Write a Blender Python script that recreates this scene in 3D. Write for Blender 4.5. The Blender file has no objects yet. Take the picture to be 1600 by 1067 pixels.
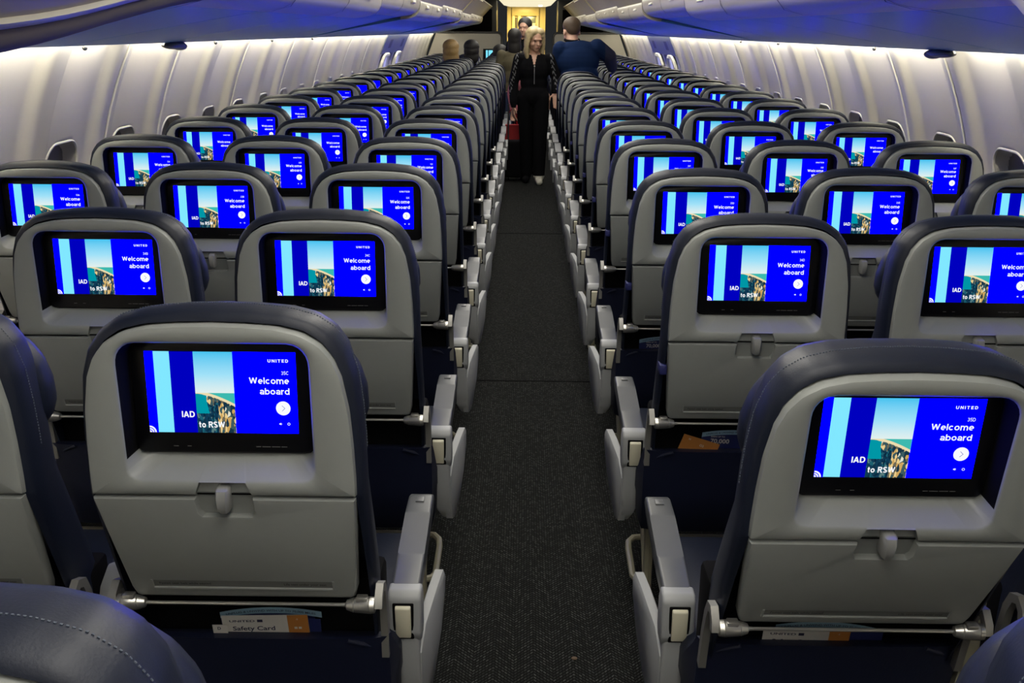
import bpy, bmesh, math, random
from mathutils import Vector, Matrix
random.seed(7)
scn = bpy.context.scene
C = scn.collection
PI = math.pi

# ------------------------------------------------------------------ camera
FPX, PITCH, YAW, ROLL = 1578.4, 0.299, -0.0105, -0.0076
CAM = Vector((-0.0365, 0.0, 1.52))
def make_camera():
    cd = bpy.data.cameras.new('camera')
    cd.sensor_width = 36.0; cd.sensor_fit = 'HORIZONTAL'
    cd.lens = FPX * 36.0 / 1600.0
    cd.clip_start = 0.05; cd.clip_end = 100
    co = bpy.data.objects.new('camera', cd); C.objects.link(co)
    cy, sy, cp, sp, cr, sr = math.cos(YAW), math.sin(YAW), math.cos(PITCH), math.sin(PITCH), math.cos(ROLL), math.sin(ROLL)
    Rz = Matrix(((cy, -sy, 0), (sy, cy, 0), (0, 0, 1)))             # world -> yawed
    Rp = Matrix(((1, 0, 0), (0, sp, cp), (0, -cp, sp)))             # x, up, back
    Rr = Matrix(((cr, -sr, 0), (sr, cr, 0), (0, 0, 1)))
    W2C = Rr @ Rp @ Rz
    co.matrix_world = Matrix.Translation(CAM) @ W2C.transposed().to_4x4()
    scn.camera = co
make_camera()

# ------------------------------------------------------------------ world, exposure
w = bpy.data.worlds.new('world'); scn.world = w; w.use_nodes = True
w.node_tree.nodes['Background'].inputs[0].default_value = (0.9, 0.95, 1.0, 1)
w.node_tree.nodes['Background'].inputs[1].default_value = 0.02
scn.view_settings.view_transform = 'Standard'; scn.view_settings.look = 'None'
scn.view_settings.exposure = 0.0; scn.view_settings.gamma = 1.0
scn.view_settings.use_curve_mapping = False
scn.cycles.use_denoising = True
scn.cycles.max_bounces = 6; scn.cycles.diffuse_bounces = 3; scn.cycles.glossy_bounces = 3
scn.cycles.sample_clamp_indirect = 4.0
scn.cycles.caustics_reflective = False; scn.cycles.caustics_refractive = False
CEIL_E, WASH_E, BLUE_E, GALLEY_E = 6.2, 46.0, 8.0, 45.0

# ------------------------------------------------------------------ materials
def lin(r, g, b):
    f = lambda c: (c / 255) / 12.92 if c <= 10 else (((c / 255) + 0.055) / 1.055) ** 2.4
    return (f(r), f(g), f(b), 1)
MATS = {}
def mat(name, col, rough=0.5, metal=0.0, spec=0.5, noise=None, bump=None, coat=0.0):
    m = bpy.data.materials.new(name); m.use_nodes = True
    nt = m.node_tree; b = nt.nodes['Principled BSDF']
    b.inputs['Base Color'].default_value = col; b.inputs['Roughness'].default_value = rough
    b.inputs['Metallic'].default_value = metal; b.inputs['Specular IOR Level'].default_value = spec
    b.inputs['Coat Weight'].default_value = coat
    tc = nt.nodes.new('ShaderNodeTexCoord')
    if noise:
        n = nt.nodes.new('ShaderNodeTexNoise'); n.inputs['Scale'].default_value = noise[0]; n.inputs['Detail'].default_value = 4
        nt.links.new(tc.outputs['Object'], n.inputs['Vector'])
        mx = nt.nodes.new('ShaderNodeMix'); mx.data_type = 'RGBA'
        mx.inputs[6].default_value = col
        mx.inputs[7].default_value = tuple(c * noise[1] for c in col[:3]) + (1,)
        nt.links.new(n.outputs['Fac'], mx.inputs[0]); nt.links.new(mx.outputs[2], b.inputs['Base Color'])
    if bump:
        n2 = nt.nodes.new('ShaderNodeTexNoise'); n2.inputs['Scale'].default_value = bump[0]; n2.inputs['Detail'].default_value = 3
        nt.links.new(tc.outputs['Object'], n2.inputs['Vector'])
        bp = nt.nodes.new('ShaderNodeBump'); bp.inputs['Strength'].default_value = bump[1]; bp.inputs['Distance'].default_value = 0.002
        nt.links.new(n2.outputs['Fac'], bp.inputs['Height']); nt.links.new(bp.outputs['Normal'], b.inputs['Normal'])
    MATS[name] = m
    return m
def emit(name, col, s, sampled=True):
    m = bpy.data.materials.new(name); m.use_nodes = True
    nt = m.node_tree; nt.nodes.clear()
    e = nt.nodes.new('ShaderNodeEmission'); o = nt.nodes.new('ShaderNodeOutputMaterial')
    e.inputs[0].default_value = col; e.inputs[1].default_value = s
    nt.links.new(e.outputs[0], o.inputs[0])
    m.cycles.emission_sampling = 'AUTO' if sampled else 'NONE'
    MATS[name] = m
    return m
shell_m = mat('grey_plastic', (0.275, 0.29, 0.283, 1), 0.42, noise=(60, 0.93), bump=(900, 0.05))
leather_m = mat('navy_leather', (0.0085, 0.0125, 0.028, 1), 0.46, spec=0.38, noise=(25, 0.8), bump=(350, 0.12))
pocket_m = mat('pocket_leather', (0.005, 0.0085, 0.032, 1), 0.55, noise=(20, 0.8), bump=(250, 0.15))
thread_m = mat('stitching', (0.07, 0.085, 0.12, 1), 0.7)
black_m = mat('black_gloss', (0.003, 0.003, 0.004, 1), 0.3, spec=0.25)
blackmat_m = mat('black_matte', (0.003, 0.003, 0.0035, 1), 0.9, spec=0.1)
dash_m = mat('grey_marks', (0.12, 0.12, 0.12, 1), 0.5)
silver_m = mat('satin_metal', (0.55, 0.54, 0.51, 1), 0.32, 0.85, bump=(300, 0.05))
arm_m = mat('dull_metal', (0.30, 0.295, 0.28, 1), 0.45, 0.6)
pad_m = mat('armrest_grey', (0.085, 0.09, 0.096, 1), 0.36, noise=(40, 0.9), bump=(700, 0.06))
light_m = mat('light_grey_plastic', (0.31, 0.32, 0.33, 1), 0.4, noise=(30, 0.94))
cream_m = mat('cream_plastic', (0.62, 0.59, 0.46, 1), 0.4)
leg_m = mat('cream_metal', (0.42, 0.40, 0.29, 1), 0.35, 0.2)
groove_m = mat('placard_grey', (0.13, 0.135, 0.13, 1), 0.5)
ink_m = mat('placard_ink', (0.02, 0.02, 0.02, 1), 0.6)
strap_m = mat('blue_strap', (0.012, 0.016, 0.11, 1), 0.6)
wall_m = mat('wall_laminate', (0.72, 0.70, 0.66, 1), 0.55, noise=(3, 0.97))
trim_m = mat('white_trim', (0.85, 0.84, 0.80, 1), 0.4)
shade_m = mat('window_shade', (0.20, 0.195, 0.18, 1), 0.5)
face_m = mat('bin_face_beige', (0.52, 0.46, 0.31, 1), 0.42, noise=(4, 0.93))
lip_m = mat('bin_lip_cream', (0.66, 0.62, 0.52, 1), 0.35, noise=(8, 0.95))
under_m = mat('bin_underside_blue_glow', (0.105, 0.31, 0.64, 1), 0.32, spec=0.3)  # blue screen glow painted into the base colour of these grey panels
taupe_m = mat('taupe_plastic', (0.15, 0.13, 0.10, 1), 0.65, spec=0.2)
dark_m = mat('dark_grey', (0.04, 0.04, 0.042, 1), 0.45)
ceil_m = mat('ceiling_panel', (0.62, 0.60, 0.54, 1), 0.6)
divider_m = mat('divider_panel', (0.45, 0.43, 0.38, 1), 0.5)
gold_m = mat('galley_laminate', (0.70, 0.60, 0.34, 1), 0.35)
steel_m = mat('galley_steel', (0.30, 0.36, 0.40, 1), 0.35, 0.4)
ceil_e = emit('ceiling_lamp', (1.0, 0.955, 0.85, 1), CEIL_E)
wash_e = emit('wall_wash_lamp', (1.0, 0.91, 0.70, 1), WASH_E)
blue_e = emit('screen_blue', (0.0, 0.0, 1.0, 1), BLUE_E)
blue2_e = emit('screen_dark_blue', (0.0, 0.0, 0.52, 1), 1.0, False)
cyan_e = emit('screen_cyan', (0.22, 0.80, 1.0, 1), 1.0, False)
white_e = emit('screen_white', (0.95, 0.97, 1.0, 1), 1.0, False)
line_e = emit('screen_line', (0.05, 0.05, 0.45, 1), 1.0, False)

def photo_material():
    m = bpy.data.materials.new('screen_photo'); m.use_nodes = True
    m.cycles.emission_sampling = 'NONE'
    nt = m.node_tree; nt.nodes.clear(); N = nt.nodes.new; L = nt.links.new
    e = N('ShaderNodeEmission'); o = N('ShaderNodeOutputMaterial'); L(e.outputs[0], o.inputs[0])
    uv = N('ShaderNodeUVMap'); sp = N('ShaderNodeSeparateXYZ'); L(uv.outputs[0], sp.inputs[0])
    def math_(op, a, b=None, c=None):
        n = N('ShaderNodeMath'); n.operation = op
        for i, v in enumerate((a, b, c)):
            if v is None: continue
            if isinstance(v, (int, float)): n.inputs[i].default_value = v
            else: L(v, n.inputs[i])
        return n.outputs[0]
    def mix(f, a, b):
        n = N('ShaderNodeMix'); n.data_type = 'RGBA'
        if isinstance(f, (int, float)): n.inputs[0].default_value = f
        else: L(f, n.inputs[0])
        for i, v in ((6, a), (7, b)):
            if isinstance(v, tuple): n.inputs[i].default_value = v
            else: L(v, n.inputs[i])
        return n.outputs[2]
    X, Y = sp.outputs[0], sp.outputs[1]
    # the picture shown by the display: sky over a beach town
    sky = N('ShaderNodeValToRGB'); L(Y, sky.inputs[0])
    cr = sky.color_ramp; cr.elements[0].position = 0.5; cr.elements[0].color = lin(225, 240, 238)
    cr.elements[1].position = 1.0; cr.elements[1].color = lin(70, 195, 240)
    el = cr.elements.new(0.72); el.color = lin(160, 225, 248)
    sea = mix(math_('SMOOTHSTEP', 0.0, 0.0) if False else Y, lin(0, 110, 140), lin(30, 190, 185))
    vor = N('ShaderNodeTexVoronoi'); vor.inputs['Scale'].default_value = 17; L(uv.outputs[0], vor.inputs['Vector'])
    ramp = N('ShaderNodeValToRGB'); L(vor.outputs['Color'], ramp.inputs[0])
    r = ramp.color_ramp; r.interpolation = 'CONSTANT'
    r.elements[0].position = 0.0; r.elements[0].color = lin(22, 52, 70)
    r.elements[1].position = 0.30; r.elements[1].color = lin(60, 90, 95)
    for p, c in ((0.55, lin(205, 165, 95)), (0.66, lin(235, 205, 140)), (0.75, lin(110, 105, 85)), (0.83, lin(225, 225, 205))):
        el = r.elements.new(p); el.color = c
    nz = N('ShaderNodeTexNoise'); nz.inputs['Scale'].default_value = 5; L(uv.outputs[0], nz.inputs['Vector'])
    wob = math_('MULTIPLY', math_('SUBTRACT', nz.outputs[0], 0.5), 0.16)
    v2 = N('ShaderNodeTexVoronoi'); v2.inputs['Scale'].default_value = 26; L(uv.outputs[0], v2.inputs['Vector'])
    rp2 = N('ShaderNodeValToRGB'); L(v2.outputs['Color'], rp2.inputs[0]); r2 = rp2.color_ramp; r2.interpolation = 'CONSTANT'
    r2.elements[0].position = 0; r2.elements[0].color = lin(16, 58, 84); r2.elements[1].position = .45; r2.elements[1].color = lin(10, 42, 62)
    for p, c in ((.62, lin(30, 96, 112)), (.74, lin(90, 125, 125)), (.80, lin(18, 50, 70))):
        el = r2.elements.new(p); el.color = c
    dark = mix(math_('GREATER_THAN', math_('ADD', X, wob), 0.55), rp2.outputs[0], ramp.outputs[0])
    town = mix(math_('GREATER_THAN', math_('ADD', Y, wob), 0.36), dark, ramp.outputs[0])
    # bay on the left, open sea beyond the beach line
    bay = math_('MULTIPLY', math_('LESS_THAN', math_('ADD', X, math_('MULTIPLY', Y, 0.35)), math_('ADD', 0.42, wob)), math_('GREATER_THAN', Y, 0.24))
    land = mix(bay, town, lin(0, 150, 165))
    beach = math_('SUBTRACT', 0.52, math_('MULTIPLY', math_('POWER', X, 1.6), 0.16))
    land2 = mix(math_('GREATER_THAN', math_('ADD', Y, math_('MULTIPLY', wob, 0.12)), math_('SUBTRACT', beach, 0.035)), land, lin(236, 220, 175))
    land3 = mix(math_('GREATER_THAN', Y, beach), land2, lin(60, 185, 175))
    out = mix(math_('GREATER_THAN', Y, 0.495), land3, sky.outputs[0])
    L(out, e.inputs[0]); e.inputs[1].default_value = 1.0
    MATS['screen_photo'] = m
    return m
photo_e = photo_material()

def carpet_material():
    m = mat('carpet', (0.012, 0.012, 0.012, 1), 0.95, spec=0.1)
    nt = m.node_tree; N = nt.nodes.new; L = nt.links.new; b = nt.nodes['Principled BSDF']
    tc = N('ShaderNodeTexCoord'); sp = N('ShaderNodeSeparateXYZ'); L(tc.outputs['Object'], sp.inputs[0])
    def M(op, a, b_=None, c=None):
        n = N('ShaderNodeMath'); n.operation = op
        for i, v in enumerate((a, b_, c)):
            if v is None: continue
            if isinstance(v, (int, float)): n.inputs[i].default_value = v
            else: L(v, n.inputs[i])
        return n.outputs[0]
    X, Y = sp.outputs[0], sp.outputs[1]
    tri = M('PINGPONG', X, 0.05)                     # chevron columns
    t = M('ADD', Y, M('MULTIPLY', tri, 1.0))
    s = M('FRACT', M('DIVIDE', t, 0.0115))
    row = M('FLOOR', M('DIVIDE', t, 0.0115)); colm = M('FLOOR', M('DIVIDE', X, 0.0080))
    cb = N('ShaderNodeCombineXYZ'); L(row, cb.inputs[0]); L(colm, cb.inputs[1])
    wn = N('ShaderNodeTexWhiteNoise'); wn.noise_dimensions = '2D'; L(cb.outputs[0], wn.inputs['Vector'])
    u = M('FRACT', M('DIVIDE', X, 0.0080))
    amp = M('ADD', 0.22, M('MULTIPLY', M('POWER', wn.outputs['Value'], 2.0), 0.78))
    dot = M('MULTIPLY', M('MULTIPLY', M('LESS_THAN', M('ABSOLUTE', M('SUBTRACT', s, 0.5)), 0.24), M('LESS_THAN', M('ABSOLUTE', M('SUBTRACT', u, 0.5)), 0.37)), amp)
    mx = N('ShaderNodeMix'); mx.data_type = 'RGBA'; L(dot, mx.inputs[0])
    mx.inputs[6].default_value = (0.0045, 0.0047, 0.0045, 1); mx.inputs[7].default_value = (0.060, 0.063, 0.0615, 1)
    L(mx.outputs[2], b.inputs['Base Color'])
    return m
carpet_m = carpet_material()

# ------------------------------------------------------------------ mesh helpers
class MB:
    def __init__(s): s.bm = bmesh.new(); s.mi = 0
    def _faces(s, fs):
        for f in fs:
            if f is not None: f.material_index = s.mi
    def face(s, vs):
        try: f = s.bm.faces.new(vs); f.material_index = s.mi; return f
        except ValueError: return None
    def poly(s, pts): return s.face([s.bm.verts.new(p) for p in pts])
    def loft(s, loops, cap0=True, cap1=True, closed=True):
        rows = [[s.bm.verts.new(p) for p in lp] for lp in loops]
        n = len(rows[0])
        for a, b in zip(rows, rows[1:]):
            for i in range(n if closed else n - 1):
                j = (i + 1) % n
                s.face([a[i], a[j], b[j], b[i]])
        if cap0: s.face(list(reversed(rows[0])))
        if cap1: s.face(rows[-1])
        return rows
    def box(s, x0, x1, y0, y1, z0, z1, bev=0.0, seg=2, mtx=None):
        vs = [s.bm.verts.new((x, y, z)) for x in (x0, x1) for y in (y0, y1) for z in (z0, z1)]
        fs = [s.face([vs[i] for i in q]) for q in ((0, 1, 3, 2), (4, 6, 7, 5), (0, 4, 5, 1), (2, 3, 7, 6), (0, 2, 6, 4), (1, 5, 7, 3))]
        new = vs
        if bev > 0:
            es = list({e for v in vs for e in v.link_edges})
            r = bmesh.ops.bevel(s.bm, geom=es, offset=bev, segments=seg, profile=0.5, affect='EDGES', clamp_overlap=True)
            s._faces(r['faces']); new = list({v for f in r['faces'] for v in f.verts} | {v for v in vs if v.is_valid})
        if mtx is not None:
            bmesh.ops.transform(s.bm, matrix=mtx, verts=new)
        return new
    def tube(s, pts, r, n=8, caps=True):
        pts = [Vector(p) for p in pts]
        rs = r if isinstance(r, (list, tuple)) else [r] * len(pts)
        loops = []; up = None
        for i, p in enumerate(pts):
            d = (pts[min(i + 1, len(pts) - 1)] - pts[max(i - 1, 0)]).normalized()
            if up is None:
                up = d.orthogonal().normalized()
            up = (up - d * up.dot(d)).normalized(); sd = d.cross(up)
            loops.append([p + (up * math.cos(2 * PI * k / n) + sd * math.sin(2 * PI * k / n)) * rs[i] for k in range(n)])
        s.loft(loops, caps, caps)
    def lathe(s, p0, p1, prof, n=16):
        p0, p1 = Vector(p0), Vector(p1); d = (p1 - p0); L = d.length; d.normalize()
        a = d.orthogonal().normalized(); b = d.cross(a)
        s.loft([[p0 + d * (t * L) + (a * math.cos(2 * PI * k / n) + b * math.sin(2 * PI * k / n)) * r for k in range(n)] for t, r in prof])
    def prism(s, poly, t0, t1, axis='x', bev=0.0, seg=2):
        f = {'x': lambda t, p: (t, p[0], p[1]), 'y': lambda t, p: (p[0], t, p[1]), 'z': lambda t, p: (p[0], p[1], t)}[axis]
        a = [s.bm.verts.new(f(t0, p)) for p in poly]; b = [s.bm.verts.new(f(t1, p)) for p in poly]
        n = len(poly)
        for i in range(n): s.face([a[i], a[(i + 1) % n], b[(i + 1) % n], b[i]])
        s.face(list(reversed(a))); s.face(b)
        if bev > 0:
            es = list({e for v in a + b for e in v.link_edges})
            r = bmesh.ops.bevel(s.bm, geom=es, offset=bev, segments=seg, profile=0.5, affect='EDGES', clamp_overlap=True)
            s._faces(r['faces'])
    def ball(s, c, r, n=12, sc=(1, 1, 1), rot=None):
        m = Matrix.Translation(c) @ (rot.to_4x4() if rot else Matrix.Identity(4)) @ Matrix.Diagonal((r * sc[0], r * sc[1], r * sc[2], 1))
        q = bmesh.ops.create_uvsphere(s.bm, u_segments=n * 2, v_segments=n, radius=1, matrix=m)
        s._faces({f for v in q['verts'] for f in v.link_faces})
    def mesh(s, name, mats, smooth=True, angle=35, recalc=True):
        if recalc: bmesh.ops.recalc_face_normals(s.bm, faces=s.bm.faces)
        me = bpy.data.meshes.new(name); s.bm.to_mesh(me); s.bm.free()
        for m in (mats if isinstance(mats, (list, tuple)) else [mats]): me.materials.append(m)
        if smooth:
            me.shade_smooth(); me.set_sharp_from_angle(angle=math.radians(angle))
        return me
def link(name, me, parent=None, loc=None, mtx=None):
    o = bpy.data.objects.new(name, me); C.objects.link(o)
    if parent is not None: o.parent = parent
    if loc is not None: o.location = loc
    if mtx is not None: o.matrix_local = mtx
    return o
def tag(o, label=None, cat=None, group=None, kind=None):
    if label: o['label'] = label
    if cat: o['category'] = cat
    if group: o['group'] = group
    if kind: o['kind'] = kind
    return o
def thing(name, loc, label, cat, group=None):
    o = bpy.data.objects.new(name, None); C.objects.link(o); o.location = loc
    o.empty_display_size = 0.1
    return tag(o, label, cat, group)
def struct(name, me):
    return tag(link(name, me), kind='structure')

# ---- lettering, as flat polygons
_glyph = {}
def glyphs(txt, bold):
    key = (txt, bold)
    if key not in _glyph:
        cu = bpy.data.curves.new('lettering', 'FONT'); cu.body = txt; cu.size = 1.0; cu.offset = bold; cu.resolution_u = 3
        cu.fill_mode = 'FRONT'
        ob = bpy.data.objects.new('lettering', cu)
        me = bpy.data.meshes.new_from_object(ob)
        vs = [(v.co.x, v.co.y) for v in me.vertices]; fs = [tuple(p.vertices) for p in me.polygons]
        bpy.data.objects.remove(ob); bpy.data.meshes.remove(me); bpy.data.curves.remove(cu)
        _glyph[key] = (vs, fs)
    return _glyph[key]
def letters(mb, txt, x, z, cap, y, align='L', bold=0.0, xs=1.0, fn=None, width=None):
    """flat text in the XZ plane facing -y; cap = capital height; x is the left/right edge"""
    vs, fs = glyphs(txt, bold)
    hx = glyphs('H', bold)[0]; ch = max(p[1] for p in hx) - min(p[1] for p in hx)
    s = cap / ch
    x0 = min(p[0] for p in vs); x1 = max(p[0] for p in vs)
    if width: xs = width / ((x1 - x0) * s)
    ox = x - x0 * s * xs if align == 'L' else x - x1 * s * xs if align == 'R' else x - (x0 + x1) / 2 * s * xs
    pts = []
    for p in vs:
        q = (ox + p[0] * s * xs, y, z + p[1] * s)
        pts.append(mb.bm.verts.new(fn(q) if fn else q))
    for f in fs: mb.face([pts[i] for i in f])

# ---- a plain grotesque drawn with strokes, for the display lettering (cap height 1)
def _arc(cx, cy, rx, ry, a0, a1, n=10):
    return [(cx + rx * math.cos(math.radians(a0 + (a1 - a0) * k / n)), cy + ry * math.sin(math.radians(a0 + (a1 - a0) * k / n))) for k in range(n + 1)]
def stroke_glyphs(st):
    h = st / 2; xh = .74; b = h; t = 1 - h; xt = xh - h; m = xh / 2
    o = lambda cx, r: _arc(cx, m, r, xt - m, 0, 360, 18)
    G = {
     'W': (1.16, [[(h, 1), (.32, h), (.58, .95), (.84, h), (1.16 - h, 1)]]), 'l': (.16, [[(.08, 0), (.08, 1)]]), 'I': (.16, [[(.08, 0), (.08, 1)]]),
     'e': (.66, [_arc(.33, m, .33 - h, xt - m, 0, 305, 16), [(h, m), (.66 - h * .4, m)]]), 'c': (.63, [_arc(.33, m, .33 - h, xt - m, 45, 315, 14)]), 'o': (.68, [o(.34, .34 - h)]),
     'm': (1.0, [[(h, 0), (h, xh)], _arc(.29, xt - .2, .29 - h, .2, 180, 0, 8) + [(.5, 0)], _arc(.71, xt - .2, .29 - h, .2, 180, 0, 8) + [(1 - h, 0)]]),
     'a': (.62, [_arc(.31, xt - .19, .31 - h, .19, 160, 0, 8) + [(.62 - h, 0)], _arc(.29, .22, .29 - h, .22 - h, 60, 360, 12) ]),
     'b': (.68, [[(h, 0), (h, 1)], o(.34, .34 - h)]), 'd': (.68, [[(.68 - h, 0), (.68 - h, 1)], o(.34, .34 - h)]),
     'r': (.40, [[(h, 0), (h, xh)], _arc(.40, xt - .26, .40 - h, .26, 180, 90, 6)]), 't': (.40, [[(.17, .95), (.17, h + .12)] + _arc(.30, h + .12, .13, .12, 180, 280, 5), [(0, xt), (.38, xt)]]),
     'A': (.82, [[(h * .9, 0), (.41, 1 - h * .4), (.82 - h * .9, 0)], [(.18, .3), (.64, .3)]]), 'D': (.78, [[(h, b), (h, t), (.36, t)] + _arc(.36, .5, .42 - h, .5 - h, 90, -90, 12) + [(h, b)], [(h, 0), (h, 1)]]),
     'R': (.74, [[(h, 0), (h, t), (.42, t)] + _arc(.42, .73, .27 - h * .6, .27 - h, 90, -90, 8) + [(h, .46)], [(.38, .46), (.70, 0)]]),
     'S': (.70, [_arc(.35, .73, .34 - h, .27 - h, 25, 270, 10) + _arc(.35, .27, .35 - h, .27 - h, 90, -155, 10)]),
     'U': (.78, [[(h, 1), (h, .36)] + _arc(.39, .36, .39 - h, .36 - h, 180, 360, 10) + [(.78 - h, 1)]]), 'N': (.80, [[(h, 0), (h, .97), (.80 - h, .03), (.80 - h, 1)]]),
     'T': (.72, [[(0, t), (.72, t)], [(.36, 0), (.36, 1)]]), 'E': (.62, [[(.62, t), (h, t), (h, b), (.62, b)], [(h, .5), (.56, .5)]]), 'F': (.6, [[(.6, t), (h, t), (h, 0)], [(h, .5), (.54, .5)]]),
     'B': (.72, [[(h, b), (h, t), (.4, t)] + _arc(.4, .745, .24 - h * .4, .255 - h, 90, -90, 8) + [(h, .5)], [(.4, .5)] + _arc(.42, .255 + h * .5, .28 - h * .6, .25 - h * .6, 90, -90, 8) + [(h, b)]]),
     'C': (.78, [_arc(.41, .5, .41 - h, .5 - h, 45, 315, 14)]),
     '3': (.62, [_arc(.3, .74, .27 - h * .5, .26 - h, 155, -90, 9), _arc(.3, .28, .31 - h, .28 - h * .8, 90, -155, 9)]), '5': (.62, [[(.57, t), (.14, t), (.10, .5)] + _arc(.31, .33, .31 - h, .33 - h, 130, -150, 10)]),
     '4': (.66, [[(.46, 0), (.46, .97), (h * .6, .26), (.66, .26)]]), '2': (.62, [_arc(.31, .7, .31 - h, .3 - h, 165, -25, 8) + [(h, b), (.62, b)]]), '1': (.36, [[(.02, .78), (.24, .95), (.24, 0)]]), '6': (.64, [_arc(.32, .32, .32 - h, .32 - h, 0, 360, 16), _arc(.60, .34, .60 - h, .60, 178, 112, 8)]), '0': (.66, [_arc(.33, .5, .33 - h, .5 - h, 0, 360, 18)]), ' ': (.30, []),
    }
    return G
def strokes(mb, txt, x, z, cap, y, align, st, fn, width, gap=.13):
    G = stroke_glyphs(st)
    tot = sum(G[c][0] for c in txt) + gap * (len(txt) - 1)
    sx = width / tot; ox = x if align == 'L' else x - width
    pen = 0
    for c in txt:
        parts_ = []
        for path in G[c][1]:
            cur = [path[0]]
            for q0, q1, q2 in zip(path, path[1:], path[2:] + [None]):
                cur.append(q1)
                if q2 is not None:
                    e1, e2 = (Vector(q1) - Vector(q0)).normalized(), (Vector(q2) - Vector(q1)).normalized()
                    if e1.dot(e2) < -.15:
                        parts_.append(cur); cur = [q1]
            parts_.append(cur)
        for path in parts_:
            P_ = [Vector(p) for p in path]; closed = len(P_) > 3 and (P_[0] - P_[-1]).length < 1e-4
            L_, R_ = [], []
            for i, p in enumerate(P_):
                a = P_[i - 1] if i > 0 else (P_[-2] if closed else p); b = P_[i + 1] if i < len(P_) - 1 else (P_[1] if closed else p)
                d1 = (p - a).normalized() if (p - a).length > 1e-6 else (b - p).normalized(); d2 = (b - p).normalized() if (b - p).length > 1e-6 else d1
                n1 = Vector((-d1.y, d1.x)); n2 = Vector((-d2.y, d2.x)); nn = n1 + n2
                nn = nn / max(.5, nn.length_squared / 2) if nn.length > .2 else n1
                L_.append(p + nn * st / 2); R_.append(p - nn * st / 2)
            V = lambda q: mb.bm.verts.new(fn((ox + (pen + q.x) * sx, y, z + q.y * cap)))
            lv, rv = [V(q) for q in L_], [V(q) for q in R_]
            for i in range(len(P_) - 1): mb.face([rv[i], rv[i + 1], lv[i + 1], lv[i]])
        pen += G[c][0] + gap

# ---- outlines seen from behind, in x and z
def mirror(half):                                    # half from top centre down the right side, to bottom centre
    return [(x, z) for x, z in half] + [(-x, z) for x, z in reversed(half) if x > 1e-6]
def rrect(hx, z0, z1, rt, rb, n=5, cx=0.0):
    out = []
    for (px, pz, r, a0) in ((hx - rt, z1 - rt, rt, PI / 2), (hx - rb, z0 + rb, rb, 0), (-hx + rb, z0 + rb, rb, -PI / 2), (-hx + rt, z1 - rt, rt, -PI)):
        for k in range(n + 1):
            a = a0 - PI / 2 * k / n
            out.append((cx + px + r * math.cos(a), pz + r * math.sin(a)))
    return out
def radial(poly, c, angs):
    out = []
    n = len(poly)
    for a in angs:
        dx, dz = math.cos(a), math.sin(a); best = 0
        for i in range(n):
            x1, z1 = poly[i][0] - c[0], poly[i][1] - c[1]; x2, z2 = poly[(i + 1) % n][0] - c[0], poly[(i + 1) % n][1] - c[1]
            ex, ez = x2 - x1, z2 - z1; den = dx * ez - dz * ex
            if abs(den) < 1e-12: continue
            t = (x1 * ez - z1 * ex) / den; u = (x1 * dz - z1 * dx) / den
            if t > 0 and -1e-6 <= u <= 1 + 1e-6: best = max(best, t)
        out.append(best)
    return out
def ring(rs, angs, c, y, d=0.0, fn=None):
    o = []
    for r, a in zip(rs, angs):
        x, z = c[0] + (r - d) * math.cos(a), c[1] + (r - d) * math.sin(a)
        yy = y(x, z) if callable(y) else y
        o.append((x, yy, z) if fn is None else fn(x, yy, z))
    return o

# ------------------------------------------------------------------ the seat
P = 0.787; Y0 = 1.355; SP = 0.4826; AX = 0.470; X0 = 0.004
SEAM_Z = 0.872
def lean(z): return max(0.0, SEAM_Z - z) * 0.36
LEATHER = [(0, 1.1465), (.05, 1.145), (.1, 1.140), (.137, 1.130), (.163, 1.112), (.181, 1.087), (.1925, 1.05), (.198, 1.0), (.2005, .95), (.2015, .87), (.2015, .75), (.200, .6), (.194, .47), (.186, .46), (0, .46)]
SHELL = [(0, 1.131), (.05, 1.1295), (.09, 1.1265), (.125, 1.118), (.150, 1.103), (.167, 1.082), (.178, 1.055), (.187, 1.004), (.1905, .95), (.192, .90), (.192, SEAM_Z), (.041, SEAM_Z), (.038, .8925), (0, .8925)]
HEAD = [(0, 1.102), (.06, 1.101), (.108, 1.095), (.146, 1.081), (.170, 1.061), (.187, 1.035), (.197, 1.0), (.198, .97), (.190, .945), (.17, .93), (0, .925)]
SW, SH = 0.2154, 0.1212
SZ = 1.02

def disp_tf(tilt=-0.05):
    ct, st = math.cos(tilt), math.sin(tilt)
    return lambda p: (p[0], p[1] * ct - (p[2] - SZ) * st, SZ + (p[2] - SZ) * ct + p[1] * st)

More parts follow.
